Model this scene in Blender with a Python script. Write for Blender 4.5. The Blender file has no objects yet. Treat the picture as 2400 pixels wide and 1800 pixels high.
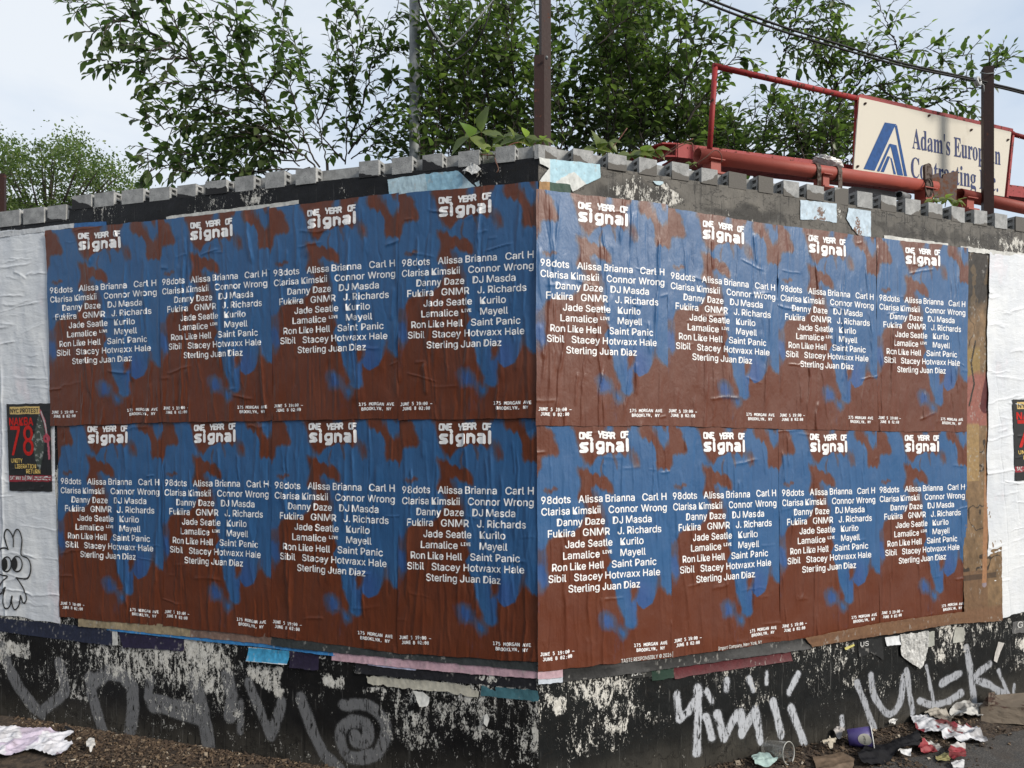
import bpy, os, math, random
import numpy as np
from math import radians, sin, cos, pi

# ---------------------------------------------------------------- camera, sky, sun, exposure
S = bpy.context.scene
COL = S.collection
ZC, F, HZ = 1.455, 1700.0, 990.0            # camera height, focal length and horizon (2400 x 1800 px)
cam = bpy.data.cameras.new('camera')
cam.sensor_width = 36; cam.lens = F/2400*36; cam.shift_y = (HZ-900)/2400
cam.clip_start = .05; cam.clip_end = 5000
co = bpy.data.objects.new('camera', cam); COL.objects.link(co)
co.location = (0, 0, ZC); co.rotation_euler = (pi/2, 0, 0)
S.camera = co

SUN_AZ, SUN_EL = radians(122), radians(30)   # azimuth clockwise from +Y
sd = np.array([sin(SUN_AZ)*cos(SUN_EL), cos(SUN_AZ)*cos(SUN_EL), sin(SUN_EL)])
sl = bpy.data.lights.new('sun', 'SUN'); sl.energy = 2.7; sl.angle = radians(14); sl.color = (1, .93, .83)
so = bpy.data.objects.new('sun', sl); COL.objects.link(so)
from mathutils import Vector
so.rotation_euler = Vector(sd).to_track_quat('Z', 'Y').to_euler(); so.location = (4, -6, 9)

W = bpy.data.worlds.new('World'); S.world = W; W.use_nodes = True
nt = W.node_tree; nt.nodes.clear()
def wn(t): return nt.nodes.new(t)
sky = wn('ShaderNodeTexSky'); sky.sky_type = 'NISHITA'; sky.sun_disc = False
sky.sun_elevation = SUN_EL; sky.sun_rotation = SUN_AZ; sky.air_density = 1.0; sky.dust_density = 1.5; sky.ozone_density = 1.2
bg = wn('ShaderNodeBackground'); bg.inputs['Strength'].default_value = .14
out = wn('ShaderNodeOutputWorld')
tc = wn('ShaderNodeTexCoord'); mp = wn('ShaderNodeMapping'); mp.inputs['Scale'].default_value = (1, 1, 2.6)
mp.inputs['Location'].default_value = (.9, .35, .1)
nz = wn('ShaderNodeTexNoise'); nz.inputs['Scale'].default_value = 1.7; nz.inputs['Detail'].default_value = 7; nz.inputs['Roughness'].default_value = .52
rp = wn('ShaderNodeValToRGB'); rp.color_ramp.elements[0].position = .40; rp.color_ramp.elements[1].position = .66
sx = wn('ShaderNodeSeparateXYZ'); mr = wn('ShaderNodeMapRange')     # the haze thickens towards the west (left)
mr.inputs[1].default_value = .75; mr.inputs[2].default_value = -.75; mr.inputs[3].default_value = -.10; mr.inputs[4].default_value = .55
ad = wn('ShaderNodeMath'); ad.operation = 'ADD'; ad.use_clamp = True
mx = wn('ShaderNodeMix'); mx.data_type = 'RGBA'
L = nt.links.new
L(tc.outputs['Generated'], mp.inputs[0]); L(mp.outputs[0], nz.inputs['Vector']); L(nz.outputs['Fac'], rp.inputs[0])
L(tc.outputs['Generated'], sx.inputs[0]); L(sx.outputs[0], mr.inputs[0])
L(rp.outputs[0], ad.inputs[0]); L(mr.outputs[0], ad.inputs[1])
ml = wn('ShaderNodeMath'); ml.operation = 'MULTIPLY'; ml.inputs[1].default_value = .8; L(ad.outputs[0], ml.inputs[0])
hz_ = wn('ShaderNodeMix'); hz_.data_type = 'RGBA'; hz_.inputs[0].default_value = .78; L(sky.outputs[0], hz_.inputs[6]); hz_.inputs[7].default_value = (2.75, 3.25, 3.9, 1)
L(ml.outputs[0], mx.inputs[0]); L(hz_.outputs[2], mx.inputs[6]); mx.inputs[7].default_value = (4.25, 4.42, 4.6, 1)
L(mx.outputs[2], bg.inputs[0]); L(bg.outputs[0], out.inputs[0])

S.view_settings.view_transform = 'Standard'; S.view_settings.look = 'None'
S.view_settings.exposure = 0.62; S.view_settings.gamma = 1; S.view_settings.use_curve_mapping = False
S.cycles.max_bounces = 6; S.cycles.transparent_max_bounces = 8

# ---------------------------------------------------------------- wall geometry in numbers
CX, CY = .0995, F/623                        # the corner of the wall
AL, AR = radians(17.3), radians(22.5)
EL_, NL_ = np.array([cos(AL), -sin(AL), 0]), np.array([-sin(AL), -cos(AL), 0])
ER_, NR_ = np.array([cos(AR), sin(AR), 0]), np.array([sin(AR), -cos(AR), 0])
CC = np.array([CX, CY, 0])
FR = {'L': (EL_, NL_), 'R': (ER_, NR_)}
def wuz(side, px, py, n=0):
    """where the sight line of a photo pixel meets a wall plane: (u, z)"""
    e, N = FR[side]
    px = np.asarray(px, float); py = np.asarray(py, float)
    d = np.stack([(px-1200)/F, np.ones_like(px), (HZ-py)/F], -1)
    t = (CC@N + n)/(d@N)
    P = d*t[..., None]
    return np.stack([(P-CC)@e, P[..., 2]+ZC], -1)
def wp(side, u, z, n=0):
    e, N = FR[side]
    u, z, n = np.broadcast_arrays(np.asarray(u, float), np.asarray(z, float), np.asarray(n, float))
    return CC + u[..., None]*e + n[..., None]*N + z[..., None]*np.array([0, 0, 1.])
def at(px, py, Y):
    return np.array([(px-1200)/F*Y, Y, ZC+(HZ-py)/F*Y])
def onw(side, px, py, n=0):
    q = wuz(side, px, py, n); return wp(side, q[..., 0], q[..., 1], n)
def ground(px, py):
    Y = ZC*F/(py-HZ); return np.array([(px-1200)/F*Y, Y, 0.])

# ---------------------------------------------------------------- noise
def hash2(i, j, s):
    i = i.astype(np.int64); j = j.astype(np.int64)
    h = (i*374761393 + j*668265263 + s*1442695041) & 0xffffffff
    h = ((h ^ (h >> 13))*1274126177) & 0xffffffff
    h = (h ^ (h >> 16))*2246822519 & 0xffffffff
    return ((h ^ (h >> 15)) & 0xffffff)/float(0xffffff)
def vnoise(x, y, s=0):
    x = np.asarray(x, float); y = np.asarray(y, float)
    x, y = np.broadcast_arrays(x, y)
    i = np.floor(x); j = np.floor(y); fx = x-i; fy = y-j
    fx = fx*fx*(3-2*fx); fy = fy*fy*(3-2*fy)
    a = hash2(i, j, s); b = hash2(i+1, j, s); c = hash2(i, j+1, s); d = hash2(i+1, j+1, s)
    return (a*(1-fx)+b*fx)*(1-fy)+(c*(1-fx)+d*fx)*fy
def fbm(x, y, s=0, o=4):
    r = 0; a = .5; t = 0
    for k in range(o):
        r = r + a*vnoise(x*2**k, y*2**k, s+17*k); t += a; a *= .5
    return r/t
def sstep(a, b, x):
    t = np.clip((x-a)/(b-a), 0, 1); return t*t*(3-2*t)
def segd(X, Y, p, q):
    px, py = p; qx, qy = q; dx, dy = qx-px, qy-py
    t = np.clip(((X-px)*dx+(Y-py)*dy)/(dx*dx+dy*dy+1e-12), 0, 1)
    return np.hypot(X-px-t*dx, Y-py-t*dy)
def polyd(X, Y, pts):
    d = np.full(np.broadcast(X, Y).shape, 1e9)
    for a, b in zip(pts[:-1], pts[1:]): d = np.minimum(d, segd(X, Y, a, b))
    return d
def polysd(X, Y, pts):
    """signed distance to a closed polygon, positive inside"""
    X, Y = np.broadcast_arrays(X, Y)
    d = polyd(X, Y, list(pts)+[pts[0]])
    ins = np.zeros(X.shape, bool)
    n = len(pts)
    for k in range(n):
        x1, y1 = pts[k]; x2, y2 = pts[(k+1) % n]
        c = ((y1 > Y) != (y2 > Y))
        ins ^= c & (X < (x2-x1)*(Y-y1)/((y2-y1) if y2 != y1 else 1e-12)+x1)
    return np.where(ins, d, -d)
def blur(f, sg):
    r = int(math.ceil(sg*2.5)); k = np.exp(-.5*(np.arange(-r, r+1)/sg)**2); k /= k.sum()
    for ax in (0, 1):
        p = np.pad(f, [(r, r) if a == ax else (0, 0) for a in (0, 1)], mode='edge')
        g = 0
        for i, w in enumerate(k):
            g = g + w*(p[i:i+f.shape[0], :] if ax == 0 else p[:, i:i+f.shape[1]])
        f = g
    return f
def catmull(pts, n=8):
    P = [np.array(p, float) for p in pts]; P = [2*P[0]-P[1]]+P+[2*P[-1]-P[-2]]
    o = []
    for i in range(1, len(P)-2):
        for t in np.linspace(0, 1, n, endpoint=False):
            a, b, c, d = P[i-1], P[i], P[i+1], P[i+2]
            o.append(.5*(2*b+(c-a)*t+(2*a-5*b+4*c-d)*t*t+(3*b-a-3*c+d)*t**3))
    o.append(P[-2]); return o

# ---------------------------------------------------------------- mesh helpers
BASE = {}
def mk(name, V, Fc, mat, parent=None, attrs=None, smooth=False):
    """link ONE mesh object; V in world space, Fc an int array (or list of arrays) of equal-length faces"""
    V = np.asarray(V, float).reshape(-1, 3)
    if parent is not None: V = V-BASE[parent.name]
    m = bpy.data.meshes.new(name)
    Fs = Fc if isinstance(Fc, list) else [Fc]
    Fs = [np.asarray(f, np.int32) for f in Fs if len(f)]
    m.vertices.add(len(V)); m.vertices.foreach_set('co', V.astype(np.float32).ravel())
    nl = sum(f.size for f in Fs); nf = sum(len(f) for f in Fs)
    m.loops.add(nl); m.loops.foreach_set('vertex_index', np.concatenate([f.ravel() for f in Fs]))
    tot = np.concatenate([np.full(len(f), f.shape[1], np.int32) for f in Fs])
    m.polygons.add(nf); m.polygons.foreach_set('loop_start', np.concatenate([[0], np.cumsum(tot)[:-1]]).astype(np.int32))
    m.polygons.foreach_set('loop_total', tot)
    m.polygons.foreach_set('use_smooth', np.full(nf, bool(smooth)))
    for k, a in (attrs or {}).items():
        a = np.asarray(a, np.float32)
        if a.ndim == 1:
            m.attributes.new(k, 'FLOAT', 'POINT').data.foreach_set('value', a)
        elif a.shape[1] == 4:
            m.attributes.new(k, 'FLOAT_COLOR', 'POINT').data.foreach_set('color', a.ravel())
        else:
            m.attributes.new(k, 'FLOAT_VECTOR', 'POINT').data.foreach_set('vector', a.ravel())
    m.update(calc_edges=True); m.validate()
    if mat is not None: m.materials.append(mat)
    o = bpy.data.objects.new(name, m); COL.objects.link(o)
    if parent is not None: o.parent = parent
    BASE[o.name] = BASE[parent.name] if parent is not None else np.zeros(3)
    return o
def tag(o, label=None, cat=None, group=None, kind=None):
    if label: o['label'] = label
    if cat: o['category'] = cat
    if group: o['group'] = group
    if kind: o['kind'] = kind
    return o
def thing(name, label, cat, loc, group=None):
    o = bpy.data.objects.new(name, None); COL.objects.link(o)
    o.location = tuple(float(c) for c in loc); o.empty_display_size = .1
    BASE[o.name] = np.array(loc, float)
    return tag(o, label, cat, group)
class MB:
    """collects simple solids into one mesh"""
    def __init__(s): s.V = []; s.F = {3: [], 4: []}; s.n = 0; s.A = []
    def add(s, V, F, a=0.):
        V = np.asarray(V, float).reshape(-1, 3)
        for f in F: s.F.setdefault(len(f), []).append([i+s.n for i in f])
        s.V.append(V); s.A.append(np.full(len(V), a)); s.n += len(V)
    def hexa(s, P, a=0.):
        """8 corners: bottom 0-3, top 4-7, each going round"""
        s.add(P, [(3, 2, 1, 0), (4, 5, 6, 7), (0, 1, 5, 4), (1, 2, 6, 5), (2, 3, 7, 6), (3, 0, 4, 7)], a)
    def wbox(s, side, u0, u1, z0, z1, n0, n1):
        s.hexa([wp(side, u, z, n) for z in (z0, z1) for u, n in ((u0, n1), (u1, n1), (u1, n0), (u0, n0))])
    def tube(s, pts, r, k=8, caps=True, a=0.):
        P = [np.asarray(p, float) for p in pts]; n = len(P)
        R = [r]*n if np.isscalar(r) else list(r)
        up = np.array([0, 0, 1.]); V = []
        t0 = P[1]-P[0]; t0 = t0/np.linalg.norm(t0)
        x = np.cross(t0, up if abs(t0[2]) < .9 else np.array([1., 0, 0])); x /= np.linalg.norm(x)
        for i in range(n):
            t = P[min(i+1, n-1)]-P[max(i-1, 0)]; t = t/(np.linalg.norm(t)+1e-12)
            x = x-t*(x@t); x /= np.linalg.norm(x)+1e-12; y = np.cross(t, x)
            for q in range(k):
                an = 2*pi*q/k; V.append(P[i]+R[i]*(cos(an)*x+sin(an)*y))
        Fc = [(i*k+q, i*k+(q+1) % k, (i+1)*k+(q+1) % k, (i+1)*k+q) for i in range(n-1) for q in range(k)]
        if caps: Fc += [tuple(range(k-1, -1, -1)), tuple(range((n-1)*k, n*k))]
        s.add(V, Fc, a)
    def pipe(s, p, q, r, th, k=24):
        """hollow pipe with open ends"""
        p = np.asarray(p, float); q = np.asarray(q, float); t = (q-p)/np.linalg.norm(q-p)
        x = np.cross(t, [0, 0, 1.]); x /= np.linalg.norm(x); y = np.cross(t, x)
        V = []
        for (c, rr) in ((p, r), (q, r), (q, r-th), (p, r-th)):
            for i in range(k):
                an = 2*pi*i/k; V.append(c+rr*(cos(an)*x+sin(an)*y))
        Fc = []
        for a_, b_ in ((0, 1), (1, 2), (2, 3), (3, 0)):
            Fc += [(a_*k+i, a_*k+(i+1) % k, b_*k+(i+1) % k, b_*k+i) for i in range(k)]
        s.add(V, Fc)
    def done(s, name, mat, parent=None, smooth=False, attr=None):
        o = mk(name, np.concatenate(s.V), [np.array(f) for f in s.F.values() if f], mat, parent,
               {attr: np.concatenate(s.A)} if attr else None, smooth)
        return o
def gridF(h, w):
    i = np.arange(h*w).reshape(h, w)
    return np.stack([i[:-1, :-1], i[1:, :-1], i[1:, 1:], i[:-1, 1:]], -1).reshape(-1, 4)
def msq(f):
    """marching squares, inside f>0: points (col,row) and triangles"""
    h, w = f.shape; g = f > 0
    idx = [(0, 0), (0, 1), (1, 1), (1, 0)]
    cid = np.arange(h*w).reshape(h, w)
    def edge(fa, fb): return fa/(fa-fb+1e-20)
    NE = h*w
    hid = NE+np.arange(h*(w-1)).reshape(h, w-1); vid = NE+h*(w-1)+np.arange((h-1)*w).reshape(h-1, w)
    yy, xx = np.mgrid[0:h, 0:w].astype(float)
    hx = xx[:, :-1]+np.clip(edge(f[:, :-1], f[:, 1:]), 0, 1); hy = yy[:, :-1]
    vy = yy[:-1]+np.clip(edge(f[:-1], f[1:]), 0, 1); vx = xx[:-1]
    P = np.concatenate([np.stack([xx, yy], -1).reshape(-1, 2), np.stack([hx, hy], -1).reshape(-1, 2), np.stack([vx, vy], -1).reshape(-1, 2)])
    code = g[:-1, :-1]*1+g[:-1, 1:]*2+g[1:, 1:]*4+g[1:, :-1]*8
    cor = [cid[:-1, :-1], cid[:-1, 1:], cid[1:, 1:], cid[1:, :-1]]
    edg = [hid[:-1], vid[:, 1:], hid[1:], vid[:, :-1]]
    T = []
    for c in range(1, 16):
        m = code == c
        if not m.any(): continue
        poly = []
        for k in range(4):
            a, b = c >> k & 1, c >> ((k+1) % 4) & 1
            if a: poly.append(cor[k][m])
            if a != b: poly.append(edg[k][m])
        for k in range(1, len(poly)-1): T.append(np.stack([poly[0], poly[k+1], poly[k]], -1))
    if not T: return np.zeros((0, 2)), np.zeros((0, 3), int)
    T = np.concatenate(T); u, inv = np.unique(T, return_inverse=True)
    return P[u], inv.reshape(-1, 3)

# ---------------------------------------------------------------- lettering
FD = os.path.join(bpy.utils.resource_path('LOCAL'), 'datafiles', 'fonts')
_fonts = {}
def font(n):
    if n not in _fonts:
        try: _fonts[n] = bpy.data.fonts.load(os.path.join(FD, n))
        except Exception: _fonts[n] = None
    return _fonts[n]
SANS, MONO, MATH = 'Inter.woff2', 'DejaVuSansMono.woff2', 'NotoSansMath-Regular.woff2'
_tc = {}
def text_tris(s, fn):
    if (s, fn) in _tc: return _tc[s, fn]
    c = bpy.data.curves.new('tmp', 'FONT'); c.body = s; c.size = 1; c.resolution_u = 4
    f = font(fn)
    if f: c.font = f
    o = bpy.data.objects.new('tmp', c); COL.objects.link(o)
    m = bpy.data.meshes.new_from_object(o.evaluated_get(bpy.context.evaluated_depsgraph_get()))
    m.calc_loop_triangles()
    v = np.empty(len(m.vertices)*3); m.vertices.foreach_get('co', v); v = v.reshape(-1, 3)[:, :2]
    t = np.empty(len(m.loop_triangles)*3, np.int32); m.loop_triangles.foreach_get('vertices', t); t = t.reshape(-1, 3)
    bpy.data.objects.remove(o); bpy.data.meshes.remove(m); bpy.data.curves.remove(c)
    _tc[s, fn] = (v, t); return v, t
def serif(s):
    return ''.join(chr(0x1D400+ord(c)-65) if c.isupper() else chr(0x1D41A+ord(c)-97) if c.islower() else c for c in s)
def capof(fn):
    v, _ = text_tris('H' if fn != MATH else serif('H'), fn); return v[:, 1].max()
class Print:
    """raster of printed matter in a w x h metre frame, y down; cells of r metres"""
    def __init__(s, w, h, r):
        s.w, s.h, s.r = w, h, r; s.f = np.zeros((int(h/r)+2, int(w/r)+2))
    def text(s, txt, x0, x1, base, cap, fn=SANS, slope=0.):
        """fit txt between x0 and x1, baseline y, cap height (metres)"""
        if fn == SANS and ' ' in txt:                     # set words with a tight word space
            wd = [text_tris(w, fn)[0] for w in txt.split(' ')]; ws = [q[:, 0].max()-q[:, 0].min() for q in wd]; sp = .26
            k = (x1-x0)/(sum(ws)+sp*(len(ws)-1)); x = x0
            for w, q in zip(txt.split(' '), ws): s.text(w, x, x+q*k, base+slope*(x-x0), cap, fn, slope); x += (q+sp)*k
            return
        v, t = text_tris(txt, fn)
        if len(v) == 0: return
        sc = cap/capof(fn); vx0, vx1 = v[:, 0].min(), v[:, 0].max()
        X = x0+(v[:, 0]-vx0)/(vx1-vx0)*(x1-x0); Y = base-v[:, 1]*sc+slope*(X-x0)
        P = np.stack([X, Y], -1)/s.r
        for a, b, c in P[t]:
            lo = np.floor(np.minimum(np.minimum(a, b), c)).astype(int); hi = np.ceil(np.maximum(np.maximum(a, b), c)).astype(int)+1
            lo = np.maximum(lo, 0); hi = np.minimum(hi, [s.f.shape[1], s.f.shape[0]])
            if (hi <= lo).any(): continue
            yy, xx = np.mgrid[lo[1]:hi[1], lo[0]:hi[0]]
            d = (b[0]-a[0])*(c[1]-a[1])-(b[1]-a[1])*(c[0]-a[0])
            if abs(d) < 1e-9: continue
            l1 = ((b[0]-xx)*(c[1]-yy)-(b[1]-yy)*(c[0]-xx))/d; l2 = ((c[0]-xx)*(a[1]-yy)-(c[1]-yy)*(a[0]-xx))/d
            m = (l1 >= -.001) & (l2 >= -.001) & (l1+l2 <= 1.001)
            s.f[lo[1]:hi[1], lo[0]:hi[0]][m] = 1
    def strokes(s, lines, wd):
        yy, xx = np.mgrid[0:s.f.shape[0], 0:s.f.shape[1]]*s.r
        for ln in lines:
            P = np.array(ln); lo = ((P.min(0)-wd*2)/s.r).astype(int); hi = ((P.max(0)+wd*2)/s.r).astype(int)+1
            lo = np.maximum(lo, 0); sl_ = (slice(lo[1], max(hi[1], 0)), slice(lo[0], max(hi[0], 0)))
            s.f[sl_][polyd(xx[sl_], yy[sl_], ln) < wd/2] = 1
    def mesh(s, sg=1.2, iso=.42, step=2, win=None):
        f = blur(s.f, sg)-iso
        f = f[::step, ::step]
        if win is not None:
            x0, y0, x1, y1 = [int(c/s.r/step) for c in win]
            g = np.full(f.shape, -1.); g[y0:y1, x0:x1] = f[y0:y1, x0:x1]; f = g
        p, t = msq(f); return p*s.r*step, t

# ---------------------------------------------------------------- materials
def mat(name):
    m = bpy.data.materials.new(name); m.use_nodes = True
    n = m.node_tree; b = n.nodes['Principled BSDF']
    return m, n, b
class NB:
    """short-hand for node graphs"""
    def __init__(s, nt_): s.t = nt_
    def n(s, ty, **k):
        x = s.t.nodes.new(ty)
        for a, v in k.items(): setattr(x, a, v)
        return x
    def l(s, a, b): s.t.links.new(a, b)
    def noise(s, vec, scale, detail=4, rough=.55, dist=0):
        x = s.n('ShaderNodeTexNoise'); x.inputs['Scale'].default_value = scale; x.inputs['Detail'].default_value = detail
        x.inputs['Roughness'].default_value = rough; x.inputs['Distortion'].default_value = dist
        if vec is not None: s.l(vec, x.inputs['Vector'])
        return x.outputs['Fac']
    def obj(s, scale=(1, 1, 1), loc=(0, 0, 0)):
        t = s.n('ShaderNodeTexCoord'); m = s.n('ShaderNodeMapping'); m.inputs['Scale'].default_value = scale; m.inputs['Location'].default_value = loc
        s.l(t.outputs['Object'], m.inputs[0]); return m.outputs[0]
    def attr(s, name, scale=None):
        a = s.n('ShaderNodeAttribute', attribute_name=name)
        if scale is None: return a
        m = s.n('ShaderNodeMapping'); m.inputs['Scale'].default_value = scale; s.l(a.outputs['Vector'], m.inputs[0]); return m.outputs[0]
    def ramp(s, fac, stops):
        r = s.n('ShaderNodeValToRGB'); e = r.color_ramp.elements
        while len(e) < len(stops): e.new(.5)
        for x, (p, c) in zip(e, stops): x.position = p; x.color = tuple(c)+(1,) if len(c) == 3 else c
        s.l(fac, r.inputs[0]); return r.outputs[0]
    def mix(s, fac, a, b, mode='MIX'):
        m = s.n('ShaderNodeMix', data_type='RGBA', blend_type=mode)
        for v, i in ((fac, 0), (a, 6), (b, 7)):
            if hasattr(v, 'is_output'): s.l(v, m.inputs[i])
            else: m.inputs[i].default_value = v if i == 0 else tuple(v)+(1,)
        return m.outputs[2]
    def math(s, op, a, b=0., clamp=False):
        m = s.n('ShaderNodeMath', operation=op, use_clamp=clamp)
        for v, i in ((a, 0), (b, 1)):
            if hasattr(v, 'is_output'): s.l(v, m.inputs[i])
            else: m.inputs[i].default_value = v
        return m.outputs[0]
    def rng(s, v, a, b, c=0., d=1.):
        m = s.n('ShaderNodeMapRange', interpolation_type='SMOOTHSTEP')
        for q, i in ((v, 0), (a, 1), (b, 2), (c, 3), (d, 4)):
            if hasattr(q, 'is_output'): s.l(q, m.inputs[i])
            else: m.inputs[i].default_value = q
        return m.outputs[0]
    def bump(s, h, strength=.3, dist=.002, nrm=None):
        b = s.n('ShaderNodeBump'); b.inputs['Strength'].default_value = strength; b.inputs['Distance'].default_value = dist
        s.l(h, b.inputs['Height'])
        if nrm is not None: s.l(nrm, b.inputs['Normal'])
        return b.outputs[0]
def plain(name, col, rough=.6, col2=None, scale=12, bump=.2, bd=.002, metal=0., spec=.5, fine=90, stops=(.4, .65)):
    """a base colour broken up by noise, with a fine bump"""
    m, n, b = mat(name); N = NB(n); v = N.obj()
    c2 = col2 or tuple(c*.72 for c in col)
    N.l(N.ramp(N.noise(v, scale, 6), [(stops[0], col), (stops[1], c2)]), b.inputs['Base Color'])
    b.inputs['Roughness'].default_value = rough; b.inputs['Metallic'].default_value = metal; b.inputs['Specular IOR Level'].default_value = spec
    N.l(N.bump(N.noise(v, fine, 5), bump, bd), b.inputs['Normal'])
    return m
def vcol(name, rough=.55, grain=.25, scale=60, bump=.25, spec=.4):
    """printed or painted sheet whose pigment comes from the point colours 'col'"""
    m, n, b = mat(name); N = NB(n); v = N.obj()
    a = N.attr('col').outputs['Color']
    N.l(N.mix(grain, a, N.mix(1., a, N.ramp(N.noise(v, scale, 6), [(.3, (.45, .45, .45)), (.7, (1, 1, 1))]), 'MULTIPLY')), b.inputs['Base Color'])
    b.inputs['Roughness'].default_value = rough; b.inputs['Specular IOR Level'].default_value = spec
    N.l(N.bump(N.noise(v, 130, 4), bump, .0012), b.inputs['Normal'])
    return m

# ================================================================ GROUND
def z_ground(x, y): return 0*x
m, n, b = mat('asphalt'); N = NB(n); v = N.obj()
c1 = N.ramp(N.noise(v, 5, 8, .65), [(.3, (.045, .043, .041)), (.7, (.092, .088, .083))])
sp = N.ramp(N.noise(v, 160, 3), [(.5, (.5, .5, .5)), (.72, (1.9, 1.8, 1.7))])
c2 = N.mix(.8, c1, sp, 'MULTIPLY')
st = N.rng(N.noise(v, 1.6, 6, .7, 1.), .52, .68)
N.l(N.mix(st, c2, (.055, .042, .032)), b.inputs['Base Color']); b.inputs['Roughness'].default_value = .85
N.l(N.bump(N.noise(v, 140, 4), .6, .006), b.inputs['Normal'])
M_ASPH = m
xs = np.concatenate([[-900, -200, -40, -12], np.arange(-6, 6.01, .06), [12, 40, 200, 900]])
ys = np.concatenate([[-900, -200, -40, -10], np.arange(-3, 5.01, .06), [9, 30, 200, 900]])
X, Y = np.meshgrid(xs, ys)
Z = (fbm(X*.9, Y*.9, 5)-.5)*.02*np.exp(-((X/6)**2+(Y/6)**2))
V = np.stack([X, Y, Z], -1)
f4 = gridF(*X.shape)[:, ::-1]
tag(mk('ground', V, f4, M_ASPH, smooth=True), kind='structure')

# ================================================================ WALL
def zrow(side, pts):
    q = np.array([wuz(side, x, y) for x, y in pts]); return np.poly1d(np.polyfit(q[:, 0], q[:, 1], 1))
ZTOP = {'L': zrow('L', [(224, 483), (694, 434), (919, 404), (1162, 380)]),
        'R': zrow('R', [(1342, 380), (1560, 412), (1750, 445), (2060, 490), (2330, 530)])}
def pxs(side, pts): return [tuple(wuz(side, x, y)) for x, y in pts]
z4 = lambda *p: [(x/2.765, 1200+y/2.765) for x, y in p]
z6 = lambda *p: [(1600+x/2.765, 1200+y/2.765) for x, y in p]
sp_ = [(840+r*cos(a), 1722-r*.98*sin(a)) for r, a in ((8, 3.4), (18, 4.6), (24, 5.9), (30, 7.2), (36, 8.4), (44, 9.4), (56, 10.6), (62, 11.8), (68, 12.9), (74, 13.8), (80, 14.6))]
GRAF = {'L': [(z4((0, 860), (50, 990), (130, 1150), (230, 1270), (270, 1300)), .05), (z4((260, 1300), (330, 1245), (420, 1170), (412, 1080), (385, 980)), .044),
              (z4((585, 1070), (600, 1200), (640, 1340), (670, 1440)), .048), (z4((600, 1110), (690, 1040), (790, 1055), (855, 1130), (865, 1260), (840, 1430)), .055),
              (z4((975, 1080), (958, 1200), (990, 1240)), .034), (z4((1000, 1240), (1150, 1275), (1300, 1320)), .07), (z4((1250, 1080), (1300, 1230), (1335, 1400), (1365, 1590)), .055),
              (z4((1470, 1060), (1500, 1190), (1495, 1320)), .055), (z4((1560, 1240), (1555, 1420)), .03), (z4((1610, 1110), (1690, 1300), (1755, 1450), (1800, 1330), (1825, 1230)), .036),
              (z4((1950, 1200), (2020, 1400), (2100, 1570), (2200, 1660)), .042), (catmull(sp_), .04)],
        'R': [(z6((-40, 1180), (-20, 1340), (40, 1290), (100, 1190), (95, 1140)), .034), (z6((95, 1190), (100, 1300), (92, 1560)), .036),
              (z6((150, 1330), (190, 1460)), .032), (z6((225, 1310), (270, 1465), (350, 1305)), .034), (z6((375, 1300), (382, 1440), (470, 1280), (505, 1490)), .034), (z6((585, 1230), (640, 1450)), .036),
              (z6((700, 1270), (790, 1500)), .036), (z6((160, 1160), (190, 1230)), .02), (z6((285, 1090), (285, 1150)), .022), (z6((430, 1080), (460, 1150)), .026), (z6((750, 1050), (690, 1170)), .024), (z6((545, 1040), (545, 1110)), .018),
              (z6((1030, 1330), (1035, 1380)), .026), (z6((1130, 1110), (1180, 1240), (1240, 1400)), .034), (catmull(z6((1220, 1060), (1240, 1190), (1330, 1310), (1405, 1240), (1430, 1070))), .034),
              (z6((1450, 1030), (1470, 1180), (1490, 1300)), .03), (z6((1580, 1000), (1610, 1150), (1640, 1290)), .02), (z6((1680, 1110), (1800, 1045)), .034), (catmull(z6((1535, 1225), (1620, 1250), (1720, 1225), (1805, 1175))), .034),
              (z6((1840, 880), (1860, 1000), (1875, 1110), (1890, 1230)), .038), (z6((1870, 1095), (1930, 1030), (1990, 985)), .03), (z6((1890, 1085), (1990, 1120), (2050, 1165), (2105, 1180)), .034), (z6((2045, 1030), (2115, 1190)), .022), (z6((2150, 1120), (2145, 1170)), .022)]}
OLDP = {'L': [z4((20, 830), (210, 830), (210, 975), (40, 940)), z4((1200, 850), (1440, 850), (1520, 1000), (1490, 1070), (1300, 990)), z4((1130, 960), (1290, 1000), (1310, 1100), (1200, 1060)),
              z4((1570, 960), (1830, 1000), (1840, 1220), (1720, 1160), (1600, 1070)), z4((2070, 1040), (2230, 1060), (2230, 1150), (2090, 1150)), z4((2240, 1150), (2480, 1130), (2500, 1160), (2240, 1200))],
        'R': [[(x/2.765+800, 1200+y/2.765) for x, y in ((1290, 1200), (1470, 1180), (1470, 1340), (1380, 1330))], [(x/2.765+800, 1200+y/2.765) for x, y in ((1570, 1180), (1740, 1140), (1720, 1290), (1640, 1260))],
              z6((1420, 820), (1590, 850), (1590, 1000), (1500, 980)), z6((1610, 870), (1710, 880), (1700, 1000), (1640, 990)), z6((2170, 820), (2230, 830), (2230, 930), (2180, 900))]}
wallE = thing('corner_wall', 'graffiti covered masonry wall turning a corner, black paint left and grey right, posters all over it', 'wall', wp('L', 0, 0, 0))
m, n, b = mat('painted_masonry'); N = NB(n)
wv = N.attr('wuv')
vec = lambda s: N.attr('wuv', s)
base = N.attr('col').outputs['Color']; dens = N.attr('flake').outputs['Fac']; spr = N.attr('spray').outputs['Fac']; sprc = N.attr('sprayc').outputs['Color']
nA = N.noise(vec((42, 42*.42, 1)), 1, 9, .72, .4); nB = N.noise(vec((190, 190*.5, 1)), 1, 6, .75); nC = N.noise(vec((7, 5, 1)), 1, 5, .6)
comb = N.math('ADD', N.math('ADD', N.math('MULTIPLY', nA, .50), N.math('MULTIPLY', nB, .38)), N.math('MULTIPLY', nC, .12))
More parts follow.
